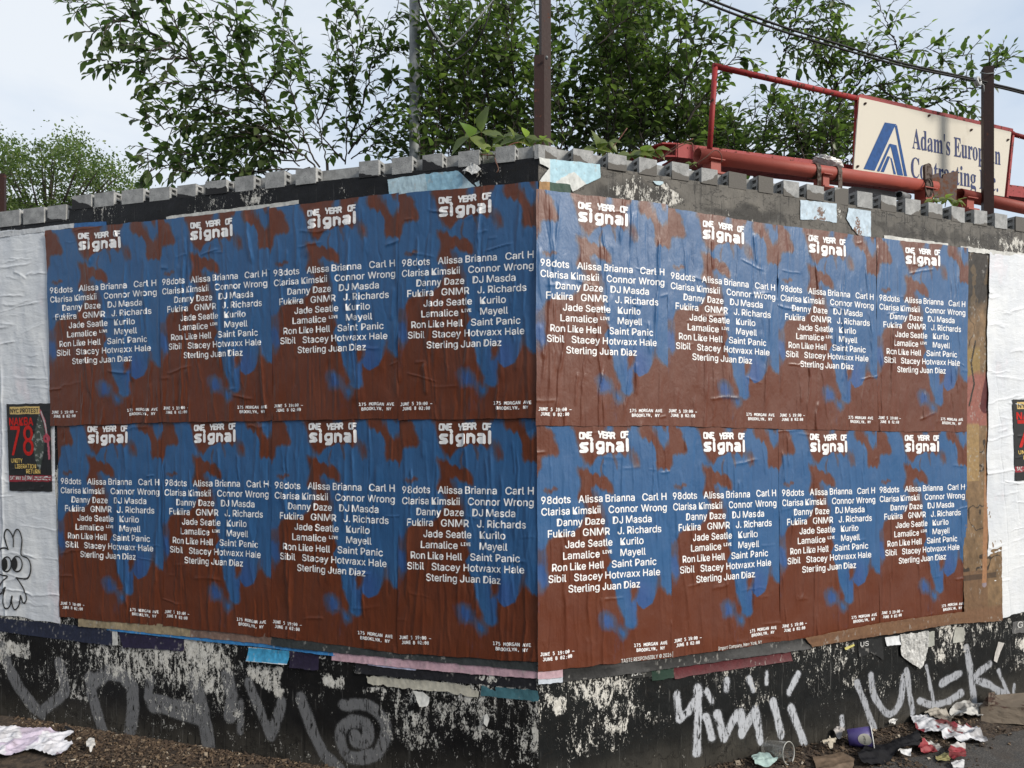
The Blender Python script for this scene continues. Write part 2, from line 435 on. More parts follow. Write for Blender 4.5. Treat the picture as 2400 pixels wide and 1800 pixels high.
thr = N.math('SUBTRACT', .685, N.math('MULTIPLY', dens, .235))
fl = N.rng(N.math('SUBTRACT', comb, thr), 0., .012)
drip = N.noise(vec((38, 2.2, 1)), 1, 5, .6)
mott = N.ramp(N.noise(vec((9, 6, 1)), 1, 7, .65), [(.3, (.55, .55, .55)), (.75, (1.7, 1.68, 1.62))])
bc = N.mix(.85, base, mott, 'MULTIPLY')
bc = N.mix(N.rng(drip, .56, .72, 0, .6), bc, (.006, .006, .006))
crk = N.math('ABSOLUTE', N.math('SUBTRACT', N.noise(vec((5, 11, 1)), 1, 6, .62, .3), .5))
bc = N.mix(N.rng(crk, .011, .003, 0, .85), bc, (.012, .011, .010))
sprn = N.rng(N.math('ADD', spr, N.math('MULTIPLY', N.math('SUBTRACT', N.noise(vec((330, 300, 1)), 1, 2, .5), .5), .75)), .38, .62)
sprn = N.math('MULTIPLY', sprn, N.rng(N.noise(vec((70, 24, 1)), 1, 7, .75), .38, .47))
bc = N.mix(sprn, bc, sprc)
bc = N.mix(N.rng(N.noise(vec((95, 8, 1)), 1, 5, .65), .60, .64, 0, .9), bc, (.008, .008, .008))
flc = N.ramp(N.noise(vec((60, 40, 1)), 1, 6, .75), [(.28, (.22, .21, .185)), (.44, (.50, .485, .44)), (.62, (.66, .645, .60))])
wst = N.rng(N.noise(vec((85, 4.5, 1)), 1, 6, .75), .60, .66, 0, .75)
bc = N.mix(N.math('MULTIPLY', wst, N.math('ADD', N.math('MULTIPLY', dens, .8), .1, True)), bc, (.17, .168, .16))
N.l(N.mix(fl, bc, flc), b.inputs['Base Color'])
N.l(N.mix(fl, (.5, .5, .5), (.8, .8, .8)), b.inputs['Roughness'])
b.inputs['Specular IOR Level'].default_value = .2
hh = N.math('ADD', N.math('MULTIPLY', fl, -.5), N.math('ADD', N.math('MULTIPLY', nA, .8), N.math('MULTIPLY', nB, .4)))
N.l(N.bump(hh, .55, .006), b.inputs['Normal'])
M_WALL = m
UEND = {'L': -4.4, 'R': 4.4}
USTEP = wuz('L', 162, 470)[0]
for side in 'LR':
    us = np.arange(0, abs(UEND[side])+.001, .006)
    if side == 'L': us = -us[::-1]
    zl = np.concatenate([np.arange(-.06, .66, .006), np.arange(.7, 1.9, .1)]); kt = np.linspace(0, 1, 95)
    U, Zl = np.meshgrid(us, zl); Uk, K = np.meshgrid(us, kt)
    top = ZTOP[side](Uk)
    if side == 'L': top = np.where(Uk < USTEP, top-.045, top)
    top = top+.004*(fbm(Uk*40, 0*Uk, 3)-.5)
    Zu = 1.95+K*(top-1.95)
    U = np.concatenate([U, Uk]); Zz = np.concatenate([Zl, Zu])
    nn = (fbm(U*5, Zz*5, 8)-.5)*.006+(fbm(U*30, Zz*30, 9, 3)-.5)*.002
    low = Zz < 1.2
    sd_ = -1 if side == 'L' else 1
    zb = .52-.004*np.abs(U)
    d = zb-Zz
    patch = fbm(U*4, Zz*5, 21 if side == 'L' else 31)
    fk = np.where(low, np.clip(.78-d*.85, .47, 1)+(patch-.5)*.95+.16*np.exp(-((U-.12)/.42)**2), (patch-.5)*1.5+(.36 if side == 'L' else .2))
    fk = np.where(low & (Zz < .16), np.clip(fk-.02, .0, .5), fk)
    if side == 'R': fk = np.where(low, fk-.12, fk)
    for pl in OLDP[side]:
        q = polysd(U, Zz, pxs(side, pl))+(fbm(U*30, Zz*22, 5)-.5)*.05
        fk = np.maximum(fk, sstep(-.02, .02, q)*.93)
    spm = np.zeros(U.shape)
    for pts, wd in GRAF[side]:
        if side == 'L': wd *= 1.22
        dd = polyd(U, Zz, pxs(side, pts))+(fbm(U*25, Zz*25, 4)-.5)*.012
        sf = .009 if side == 'R' else .015
        spm = np.maximum(spm, np.maximum(1-sstep(wd/2-sf*1.4, wd/2+sf*1.6, dd), .40*(1-sstep(wd/2, wd/2+.032, dd))))
    spm = spm*(.62+.66*fbm(U*8, Zz*6, 77))
    if side == 'L':
        c_up, c_lo, scol = np.array([.009, .0095, .0115]), np.array([.008, .008, .0085]), np.array([.145, .147, .152])
    else:
        c_up, c_lo, scol = np.array([.092, .086, .077]), np.array([.007, .008, .0085]), np.array([.42, .44, .475])
    lw = low[..., None]
    colr = np.where(lw, c_lo, c_up)
    if side == 'R':
        q = sstep(-.012, .02, polysd(U, Zz, pxs('R', [(1375, 458), (1405, 432), (1480, 416), (1565, 430), (1610, 470), (1575, 490), (1400, 470)]))+(fbm(U*16, Zz*16, 2)-.5)*.07)
        q = np.maximum(q, sstep(-.01, .02, polysd(U, Zz, pxs('R', [(1625, 478), (1740, 478), (1830, 500), (1860, 530), (1700, 520)]))+(fbm(U*16, Zz*16, 3)-.5)*.08))
        q = np.maximum(q, .75*sstep(.0, .03, polysd(U, Zz, pxs('R', [(2060, 520), (2400, 560), (2400, 600), (2060, 555)]))+(fbm(U*22, Zz*22, 4)-.5)*.12))
        fk = np.where(low, fk, fk+.42*q)
        colr = colr*(1-q[..., None]*.72)
        wgt = np.where(low, np.clip(1-(U-.9)/.9, 0, 1), 0)
        scol2 = np.where((U > wuz('R', 1980, 1600)[0])[..., None], np.array([.33, .345, .375]), scol)
    else: scol2 = np.broadcast_to(scol, U.shape+(3,))
    dust = sstep(.22, .0, Zz+(fbm(U*9, Zz*9, 6)-.5)*.12)*.8
    colr = colr*(1-dust[..., None])+dust[..., None]*np.array([.052, .048, .041])
    one = np.ones(U.shape+(1,))
    P = wp(side, U, Zz, nn)
    mk('wall_face', P, gridF(*U.shape)[:, ::-1], M_WALL, wallE,
       {'col': np.concatenate([colr, one], -1).reshape(-1, 4), 'flake': fk.ravel(), 'spray': spm.ravel(),
        'sprayc': np.concatenate([scol2, one], -1).reshape(-1, 4), 'wuv': np.stack([U, Zz+0*U, 0*U+sd_*3.1], -1).reshape(-1, 3)}, smooth=True)
M_CORE = plain('bare_masonry', (.34, .345, .34), .9, (.2, .2, .195), 22, .5, .004)
mb = MB()
for side in 'LR':
    N_ = 44
    for i in range(N_):
        a, c = UEND[side]*i/N_, UEND[side]*(i+1)/N_
        u0, u1 = min(a, c), max(a, c)
        lo_ = .045 if side == 'L' and (u0+u1)/2 < USTEP else 0
        zt = lambda u: float(ZTOP[side](u))-lo_
        for (n0, n1, e) in ((-.24, -.005, -.003), (-.24, -.046, .0605)):
            zb0, zb1 = (-.05, -.05) if e < 0 else (zt(u0)-.004, zt(u1)-.004)
            P = [wp(side, u, z, q) for (u, z, q) in ((u0, zb0, n1), (u1, zb1, n1), (u1, zb1, n0), (u0, zb0, n0), (u0, zt(u0)+e, n1), (u1, zt(u1)+e, n1), (u1, zt(u1)+e, n0), (u0, zt(u0)+e, n0))]
            mb.hexa(P)
mb.done('wall_core', M_CORE, wallE)

# coping blocks: every second one stands proud, its ends hollowed twice
m, n, b = mat('concrete_block'); N = NB(n); v = N.obj()
g = N.ramp(N.noise(v, 30, 6, .6), [(.3, (.2, .205, .205)), (.7, (.4, .405, .4))])
pit = N.rng(N.noise(v, 240, 3), .57, .64, 0, .6)
g = N.mix(pit, g, (.1, .1, .1))
pt = N.attr('paint').outputs['Fac']
pe = N.rng(N.math('ADD', pt, N.math('MULTIPLY', N.math('SUBTRACT', N.noise(v, 24, 5), .5), .9)), .45, .5)
g2 = N.mix(pe, g, N.attr('pcol').outputs['Color'])
N.l(g2, b.inputs['Base Color']); b.inputs['Roughness'].default_value = .85
N.l(N.bump(N.noise(v, 200, 4), .5, .003), b.inputs['Normal'])
M_BLOCK = m
def coping(side, x0, x1, ytop, dz=0, rnd=random.Random(5)):
    q0, q1 = wuz(side, x0, ytop), wuz(side, x1, ytop+(x1-x0)*(-.1 if side == 'L' else .12))
    u0, u1, zt = q0[0], q1[0], (q0[1]+q1[1])/2
    zb = float(ZTOP[side]((u0+u1)/2))-.006-dz
    zt = max(zt, zb+.045); zt = min(zt, zb+.075)
    nf = .001+rnd.uniform(0, .004); nb = -.2
    jt = rnd.uniform(-.002, .002)
    mb = MB(); 
    # body without its two ends, then each end as a frame round two pockets
    c = .003
    for uu, sg in ((u0, 1), (u1, -1)):
        ny = [nb, -.047, -.040, -.013, nf]; zs = [zb, zb+.28*(zt-zb)-.006, zb+.28*(zt-zb)+.010, zb+.72*(zt-zb)-.008, zb+.72*(zt-zb)+.008, zt]
        V = []; Fq = []
        for i, z in enumerate(zs):
            for j, nv in enumerate(ny): V.append(wp(side, uu, z, nv))
        w = len(ny)
        for i in range(5):
            for j in range(4):
                if j == 2 and i in (1, 3): continue
                f = (i*w+j, i*w+j+1, (i+1)*w+j+1, (i+1)*w+j); Fq.append(f if sg > 0 else f[::-1])
        for i in (1, 3):
            k = len(V)
            rim = [i*w+2, i*w+3, (i+1)*w+3, (i+1)*w+2]
            for (a, bb) in ((zs[i], ny[2]), (zs[i], ny[3]), (zs[i+1], ny[3]), (zs[i+1], ny[2])): V.append(wp(side, uu+sg*.013, a, bb))
            for q in range(4):
                f = (rim[q], rim[(q+1) % 4], k+(q+1) % 4, k+q); Fq.append(f if sg > 0 else f[::-1])
            f = (k, k+1, k+2, k+3); Fq.append(f if sg > 0 else f[::-1])
        mb.add(V, Fq)
    P = [wp(side, u, z, nv) for (u, z, nv) in ((u0, zb, nf), (u1, zb, nf), (u1, zt+jt, nf), (u0, zt, nf), (u0, zb, nb), (u1, zb, nb), (u1, zt+jt, nb), (u0, zt, nb))]
    # front face subdivided so the paint can run up it
    gu, gz = np.meshgrid(np.linspace(0, 1, 7), np.linspace(0, 1, 6))
    mb.add(wp(side, u0+gu*(u1-u0), zb+gz*(zt-zb)+gz*gu*jt, nf+0*gu), gridF(6, 7)[:, ::-1])
    mb.add(P, [(3, 2, 6, 7), (0, 4, 5, 1), (4, 7, 6, 5)])
    V = np.concatenate(mb.V)
    e, NN = FR[side]
    uu = ((V-CC)@e-u0)/(u1-u0); zz = (V[:, 2]-zb)/(zt-zb); nv = (V-CC)@NN
    lev = rnd.choice([-.3, .1, .35, .5, 1.1] if side == 'R' else [-.4, -.4, -.2, .15, .45]); tilt = rnd.uniform(-.7, .7)
    paint = np.clip(.5+(lev+tilt*(uu-.5)-zz)*1.6, 0, 1)*(nv > -.01)
    pc = np.array([.105, .098, .088, 1]) if side == 'R' else np.array([.012, .0125, .0145, 1])
    mk('coping_block', V, [np.array(f) for f in mb.F.values() if f], M_BLOCK, wallE, {'paint': paint, 'pcol': np.tile(pc, (len(V), 1))})
for a, c, y in ((470, 595, 1272), (615, 740, 1255), (790, 930, 1235), (970, 1100, 1222), (1150, 1270, 1205), (1335, 1470, 1178), (1525, 1645, 1150), (1720, 1845, 1120), (1920, 2050, 1100)):
    coping('L', a/2.765, c/2.765, y/2.765)
for a, c, y in ((118, 245, 1050), (330, 460, 1025), (527, 655, 1008), (760, 895, 985), (1000, 1125, 955)):
    coping('L', 800+a/2.765, 800+c/2.765, y/2.765)
for a, c, y in ((-330, -210, 1415), (-165, -35, 1390), (0, 130, 1360), (155, 290, 1340), (310, 430, 1310)):
    coping('L', a/2.765, c/2.765, y/2.765, .045)
for a, c, y in ((1300, 1395, 942), (1500, 1630, 965), (1725, 1845, 995), (1928, 2043, 1020), (2140, 2250, 1050)):
    coping('R', 800+a/2.765, 800+c/2.765, y/2.765)
for a, c, y in ((118, 222, 1090), (298, 412, 1112), (490, 585, 1140), (652, 752, 1170), (800, 910, 1195), (985, 1072, 1215), (1128, 1226, 1240), (1283, 1382, 1265), (1440, 1538, 1287),
                (1590, 1680, 1310), (1740, 1825, 1330), (1885, 1968, 1352), (2020, 2100, 1372), (2155, 2235, 1392), (2290, 2370, 1412), (2420, 2500, 1432)):
    coping('R', 1600+a/2.765, 1600+c/2.765, y/2.765)
# the block on the corner itself
zc0 = float(ZTOP['L'](0))-.006; q = wuz('L', 1252, 340)
mb = MB(); uL, uR = wuz('L', 1253, 345)[0], wuz('R', 1304, 345)[0]
ztc = min(q[1], zc0+.075)
pl = [wp('L', uL, 0, .002), (wp('L', 0, 0, .002)+wp('R', 0, 0, .002))/2+(NL_+NR_)*.0005, wp('R', uR, 0, .002), wp('R', uR, 0, -.2), wp('L', uL, 0, -.2)]
V = [p+[0, 0, zc0] for p in pl]+[p+[0, 0, ztc] for p in pl]
mb.add(V, [(0, 1, 6, 5), (1, 2, 7, 6), (2, 3, 8, 7), (3, 4, 9, 8), (4, 0, 5, 9), (5, 6, 7, 8, 9)])
V = np.concatenate(mb.V)
mk('coping_block', V, [np.array(f) for f in mb.F.values() if f], M_BLOCK, wallE, {'paint': np.zeros(len(V)), 'pcol': np.tile([.01, .01, .01, 1], (len(V), 1))})

# ================================================================ SHEETS PASTED ON THE WALL
class Sheet:
    """a pasted sheet: four photo corners on a wall, a height field of creases, and a map (s,t)->space"""
    def __init__(S_, side, quad, n, seed, cell=.0036, vert=26, horiz=5, amp=1., wave=.0016, edge=.0015):
        S_.side = side; q = [wuz(side, x, y, n) for x, y in quad]; S_.q = q; S_.n = n
        S_.w = (abs(q[1][0]-q[0][0])+abs(q[2][0]-q[3][0]))/2; S_.h = (q[0][1]-q[3][1]+q[1][1]-q[2][1])/2
        S_.nc, S_.nr = int(S_.w/cell)+2, int(S_.h/cell)+2
        s, t = np.meshgrid(np.linspace(0, 1, S_.nc), np.linspace(0, 1, S_.nr)); S_.s, S_.t = s, t
        X, Y = s*S_.w, t*S_.h; R = np.random.RandomState(seed)
        h = (fbm(X*7+seed, Y*4, seed, 3)-.5)*wave*2.4+(fbm(X*24, Y*9, seed+3, 3)-.5)*wave*.9
        def crease(a, b, w, am, wob, asym):
            nonlocal h
            d0 = np.array(b)-a; Ln = np.hypot(*d0); d0 = d0/Ln
            al = (X-a[0])*d0[0]+(Y-a[1])*d0[1]; ac = (X-a[0])*-d0[1]+(Y-a[1])*d0[0]
            k = R.randint(1e6)
            ac = ac+wob*(vnoise(al*9, 0*al, k)-.5)*2+wob*.4*(vnoise(al*33, 0*al, k+1)-.5)*2
            win = sstep(0, .18*Ln, al)*sstep(0, .18*Ln, Ln-al)*(.45+.75*vnoise(al*14, 0*al, k+2))
            ww = np.where(ac > 0, w, w*asym)
            h += am*win*np.exp(-np.abs(ac/ww)**1.3)
        for i in range(vert):
            L_ = S_.h*R.choice([.16, .25, .4, .6, .95], p=[.28, .27, .2, .15, .1]); x0 = R.uniform(0, S_.w); y0 = R.uniform(-.08, 1.0)*S_.h
            if L_ > .5*S_.h: y0 = R.uniform(-.1, .45)*S_.h
            dx = R.normal(0, .07)*L_
            crease((x0, y0), (x0+dx, y0+L_), R.uniform(.0022, .0065), amp*R.choice([.0009, .0014, .0022, .0034], p=[.3, .32, .25, .13])*R.choice([1, 1, -.6]), R.uniform(.002, .009), R.uniform(.6, 2.4))
        for i in range(horiz):
            L_ = R.uniform(.06, .3)*S_.w; x0, y0 = R.uniform(-.1, .95)*S_.w, R.uniform(0, 1)*S_.h
            crease((x0, y0), (x0+L_, y0+R.normal(-.03, .12)*L_), R.uniform(.002, .005), amp*R.uniform(.0008, .0022), R.uniform(.003, .012), R.uniform(.6, 2.4))
        h = np.clip(h, -.002, .008)
        S_.hf = h; S_.R = R; S_.seed = seed
        S_.du = lambda t_: 0
        S_.edge = edge
    def uz(S_, s, t):
        a, b, c, d = S_.q
        es = S_.edge
        s2 = s+es*(fbm(t*9, 0*t, S_.seed+5)-.5)*np.abs(2*s-1)*2; t2 = t+es*(fbm(s*9, 0*s, S_.seed+6)-.5)*np.abs(2*t-1)*2
        f = lambda k: (a[k]*(1-s2)+b[k]*s2)*(1-t2)+(d[k]*(1-s2)+c[k]*s2)*t2
        return f(0), f(1)
    def height(S_, s, t):
        x = np.clip(s, 0, 1)*(S_.nc-1); y = np.clip(t, 0, 1)*(S_.nr-1)
        i = np.minimum(x.astype(int), S_.nc-2); j = np.minimum(y.astype(int), S_.nr-2); fx, fy = x-i, y-j; h = S_.hf
        return (h[j, i]*(1-fx)+h[j, i+1]*fx)*(1-fy)+(h[j+1, i]*(1-fx)+h[j+1, i+1]*fx)*fy
    def pos(S_, s, t, lift=0):
        u, z = S_.uz(s, t); return wp(S_.side, u, z, S_.n+S_.height(s, t)+lift)
    def mesh(S_, name, mat_, parent, attrs=None):
        a = {k: v.reshape(-1, v.shape[-1]) if v.ndim == 3 else v.ravel() for k, v in (attrs or {}).items()}
        a['st'] = np.stack([S_.s*S_.w, S_.t*S_.h, 0*S_.s+S_.seed*.37], -1).reshape(-1, 3)
        return mk(name, S_.pos(S_.s, S_.t), gridF(S_.nr, S_.nc), mat_, parent, a, smooth=True)
    def put(S_, name, pt, mat_, parent, ww, hh, lift=.0006, attrs=None):
        """printed shapes in a ww x hh metre frame laid on the sheet"""
        p, t = pt
        if len(t) == 0: return None
        return mk(name, S_.pos(p[:, 0]/ww, p[:, 1]/hh, lift), t, mat_, parent, attrs, smooth=True)

# -------- the print on the event poster, measured from one of them (frame .60 x .92 m)
PW, PH = .60, .92
sx_ = lambda x: (x-15)/870*PW
lay = Print(PW, PH, .0006)
CAPH = .0272
rows = [(.323, (('98dots', .029, .236), ('Alissa Brianna', .295, .715), ('Carl H', .776, .968))),
        (.3695, (('Clarisa Kimskii', .029, .454), ('Connor Wrong', .514, .968))),
        (.415, (('Danny Daze', .138, .485), ('DJ Masda', .546, .845))),
        (.460, (('Fukiira', .072, .262), ('GNMR', .322, .521), ('J. Richards', .58, .92))),
        (.506, (('Jade Seatle', .192, .54), ('Kurilo', .601, .778))),
        (.552, (('Lamalice', .176, .443), ('Mayell', .6, .793))),
        (.598, (('Ron Like Hell', .101, .474), ('Saint Panic', .534, .879))),
        (.643, (('Sibil', .075, .198), ('Stacey Hotwaxx Hale', .255, .906))),
        (.689, (('Sterling Juan Diaz', .215, .747),))]
for bl, ws in rows:
    for tx, a, c in ws: lay.text(tx, a*PW, c*PW, bl*PH, CAPH)
lay.text('LIVE', .468*PW, .536*PW, .5375*PH, .0125, MONO)
NAMES = lay.mesh(1.35, .235)
lay = Print(PW, PH, .0006)
for tx, a, c, bl in (('JUNE 5 19:00 \u2013', .017, .253, .937), ('JUNE 8 02:00', .034, .236, .9575)): lay.text(tx, a*PW, c*PW, bl*PH, .0125, MONO)
DATE = lay.mesh(1.2, .25)
lay = Print(PW, PH, .0006)
for tx, a, c, bl in (('175 MORGAN AVE', .695, .954, .940), ('BROOKLYN, NY', .713, .934, .961)): lay.text(tx, a*PW, c*PW, bl*PH, .0125, MONO)
ADDR = lay.mesh(1.2, .25)
lay = Print(PW, PH, .0006)
# rounded pixel capitals: each glyph on a 0..1 grid
G = {'O': ([(.15, 0), (.85, 0), (1, .2), (1, .8), (.85, 1), (.15, 1), (0, .8), (0, .2), (.15, 0)],), 'N': ([(0, 1), (0, 0), (.5, .35), (.6, .75), (1, 1), (1, 0)],),
     'E': ([(1, 0), (0, 0), (0, 1), (1, 1)], [(0, .5), (.85, .5)]), 'Y': ([(0, 0), (.1, .3), (.5, .55), (.9, .3), (1, 0)], [(.5, .55), (.4, 1)]),
     'A': ([(0, 1), (0, .25), (.3, 0), (.7, 0), (1, .25), (1, 1)], [(0, .6), (1, .6)]), 'R': ([(0, 1), (0, 0), (.8, 0), (1, .2), (.85, .5), (0, .5)], [(.5, .5), (1, 1)]),
     'F': ([(1, 0), (0, 0), (0, 1)], [(0, .5), (.85, .5)])}
for txt, x0, x1 in (('ONE', 275, 362), ('YEAR', 398, 514), ('OF', 548, 606)):
    a, c = sx_(x0)+.004, sx_(x1)-.004; k = len(txt); gw = (c-a)/(k+.28*(k-1))
    for i, ch in enumerate(txt):
        for ln in G[ch]: lay.strokes([[(a+i*gw*1.28+x*gw, .0315+y*.0215) for x, y in ln]], .0066)
def sg(x0, x1, y0, y1, *lines):
    for ln in lines: lay.strokes([[(sx_(x0)+x*(sx_(x1)-sx_(x0)), y0+y*(y1-y0)) for x, y in ln]], .0122)
sg(287, 328, .0735, .1015, [(1, .0), (.2, 0), (0, .22), (.15, .45), (.85, .6), (1, .85), (.8, 1), (0, 1)])
lay.strokes([[(sx_(357), .0735), (sx_(357), .102)], [(sx_(357), .0595), (sx_(357), .0605)]], .0132)
sg(391, 432, .0735, .0985, [(1, .0), (.25, 0), (0, .3), (.05, .75), (.4, 1), (1, .8)], [(1, 0), (1, 1.25), (.8, 1.5), (.15, 1.5)])
sg(459, 496, .0735, .102, [(0, 1), (0, 0)], [(0, .2), (.5, 0), (1, .25), (1, 1)])
sg(523, 562, .0735, .102, [(.1, .0), (.8, 0), (1, .25), (1, 1)], [(1, .5), (.25, .5), (0, .72), (.25, 1), (1, .95)])
lay.strokes([[(sx_(594), .062), (sx_(594), .102)]], .0132)
TITLE = lay.mesh(1.6, .42)

def P_(*pts):                                     # zoom pixels of the measured poster -> (s,t)
    return [((x-15)/870, (y-18)/(1457+.075*(x-15))) for x, y in pts]
BROWN_BLUE = [   # (value, polygon, softness)
 (1, P_((0, 305), (60, 225), (150, 205), (132, 120), (75, 60), (70, 10), (255, 10), (275, 120), (300, 210), (420, 192), (610, 195), (655, 110), (720, 95), (790, 170), (800, 285), (845, 310), (900, 285), (900, 1065), (806, 1062), (796, 985), (740, 1000), (640, 980), (505, 985), (470, 860), (440, 770), (300, 690), (85, 705), (75, 960), (0, 985)), .012),
 (0, P_((0, 10), (62, 35), (130, 92), (62, 150), (142, 196), (62, 212), (40, 285), (0, 300)), .005),
 (0, P_((240, 10), (640, 10), (630, 130), (560, 190), (430, 190), (335, 265), (300, 250), (268, 150)), .012),
 (1, P_((455, 15), (490, 15), (500, 75), (470, 90)), .02), (1, P_((590, 90), (640, 20), (690, 20), (660, 170), (610, 190)), .02),
 (0, P_((700, 10), (900, 10), (900, 285), (842, 306), (800, 285), (790, 170), (735, 125), (690, 80)), .008),
 (1, P_((775, 20), (835, 20), (870, 90), (850, 160), (815, 130)), .02), (1, P_((868, 15), (900, 15), (900, 130), (875, 110)), .015),
 (0, P_((258, 288), (320, 300), (420, 335), (484, 375), (492, 425), (440, 442), (398, 402), (350, 395), (300, 470), (262, 470), (288, 390)), .012),
 (0, P_((305, 380), (360, 415), (420, 560), (440, 640), (430, 720), (300, 690), (250, 690), (315, 560), (290, 470)), .022),
 (0, P_((625, 205), (655, 240), (672, 290), (640, 300), (622, 250)), .014), (0, P_((55, 402), (130, 396), (130, 412), (60, 418)), .01),
 (0, P_((85, 712), (250, 690), (300, 640), (430, 690), (450, 790), (470, 900), (490, 1060), (90, 1060), (75, 960)), .010),
 (.45, P_((0, 760), (60, 765), (60, 850), (0, 850)), .02),
 (1, P_((470, 880), (500, 1060), (525, 1190), (562, 1250), (560, 1290), (608, 1316), (640, 1290), (640, 1150), (655, 1170), (690, 1196), (750, 1160), (785, 1080), (806, 985), (806, 1062), (900, 1065), (900, 900)), .006),
 (0, P_((600, 1060), (650, 1040), (640, 1110), (605, 1140)), .014), (.35, P_((790, 985), (806, 985), (815, 1060), (790, 1080)), .02),
 (.8, P_((415, 1180), (450, 1170), (490, 1220), (500, 1290), (450, 1300), (420, 1290), (400, 1220)), .028), (1, P_((520, 1300), (560, 1310), (575, 1350), (545, 1370), (515, 1340)), .02),
 (.3, P_((470, 1370), (520, 1390), (560, 1470), (520, 1500), (480, 1450)), .04), (.3, P_((0, 960), (50, 1000), (40, 1150), (10, 1160)), .03)]
def blotch(s, t):
    ws = s+(fbm(s*7, t*9, 41, 4)-.5)*.03+(fbm(s*30, t*22, 45, 4)-.5)*.034; wt = t+(fbm(s*8, t*7, 42, 4)-.5)*.02+(fbm(s*42, t*3, 46, 4)-.5)*.055*sstep(.45, .2, t)+(fbm(s*26, t*2, 47, 3)-.5)*.018
    v = np.zeros_like(s)
    for val, pl, sf in BROWN_BLUE:
        pl = [tuple(p) for p in catmull([*pl[-1:], *pl, *pl[:2]], 4)[4:-5]]
        q = polysd(ws*PW, wt*PH, [(a*PW, c*PH) for a, c in pl]); sf = sf*(.5+2.4*fbm(s*6, t*5, 50+int(abs(sf)*900), 2)**1.5); k = sstep(-sf, sf, q); v = v*(1-k)+val*k
    ring = np.abs(np.hypot((ws-.52)*PW/.034, (wt-.17)*PH/.05)-1)          # faint brown ring under the title
    v = v*(1-.55*np.exp(-(ring/.22)**2)*(vnoise(s*30, t*30, 8) > .35))
    vio = np.maximum(sstep(.05, -.02, polyd(s*PW, t*PH, [(.47, .76), (.47, .80), (.44, .84)]))*0, sstep(.10, .0, polyd(s*PW, t*PH, [(.455, .66), (.475, .74)])))
    vio = np.maximum(vio, sstep(.08, .0, polyd(s*PW, t*PH, [(.29, .76), (.31, .80)])))
    vio = np.maximum(vio, sstep(.07, 0, polyd(s*PW, t*PH, [(.02, .5), (.03, .6)]))*.8)
    return v, vio
BS, BT = np.meshgrid(np.linspace(0, 1, 190), np.linspace(0, 1, 290)); BLOT, VIOL = blotch(BS, BT)
_m = sstep(.36, .62, fbm(BS*7, BT*8, 91)); BLOT = BLOT*(1-_m*.6)+blur(BLOT, 3.2)*_m*.6
def bil(A, s, t):
    x = s*(A.shape[1]-1); y = t*(A.shape[0]-1); i = np.minimum(x.astype(int), A.shape[1]-2); j = np.minimum(y.astype(int), A.shape[0]-2); fx, fy = x-i, y-j
    return (A[j, i]*(1-fx)+A[j, i+1]*fx)*(1-fy)+(A[j+1, i]*(1-fx)+A[j+1, i+1]*fx)*fy
m, n, b = mat('printed_poster_paper'); N = NB(n)
bl = N.attr('blot').outputs['Fac']; vi = N.attr('violet').outputs['Fac']
stv = N.attr('st', (1, 1, 1))
fn = N.noise(N.attr('st', (75, 17, 1)), 1, 6, .7)
k = N.rng(N.math('ADD', bl, N.math('MULTIPLY', N.math('SUBTRACT', fn, .5), .8)), .16, .84)
blue = N.mix(N.noise(N.attr('st', (9, 7, 1)), 1, 5, .6), (.019, .078, .200), (.028, .102, .235))
blue = N.mix(N.math('MULTIPLY', vi, .8), blue, (.026, .068, .215))
brn = N.mix(N.noise(N.attr('st', (11, 8, 1)), 1, 5, .6), (.088, .0185, .0062), (.120, .031, .0108))
edge = N.mix(N.math('MULTIPLY', N.rng(N.math('ABSOLUTE', N.math('SUBTRACT', k, .5)), .5, .1), .5), N.mix(k, brn, blue), (.055, .055, .06))
N.l(edge, b.inputs['Base Color'])
wr = N.noise(N.attr('st', (26, 15, 1)), 1, 6, .6, .4)
fine = N.noise(N.attr('st', (150, 60, 1)), 1, 4, .6)
vs = N.noise(N.attr('st', (70, 5, 1)), 1, 3, .5)
N.l(N.bump(N.math('ADD', N.math('ADD', N.math('MULTIPLY', wr, .7), N.math('MULTIPLY', fine, .16)), N.math('MULTIPLY', vs, .5)), .6, .0045), b.inputs['Normal'])
N.l(N.rng(N.noise(stv, 7, 4), .3, .7, .36, .52), b.inputs['Roughness']); b.inputs['Specular IOR Level'].default_value = .5
M_POST = m
m, n, b = mat('white_ink'); N = NB(n)
wv_ = N.obj()
N.l(N.ramp(N.noise(wv_, 35, 6, .7), [(.28, (.55, .55, .56)), (.42, (.8, .8, .8))]), b.inputs['Base Color']); b.inputs['Roughness'].default_value = .5
N.l(N.bump(N.noise(wv_, 60, 5), .35, .003), b.inputs['Normal'])
M_INK = m
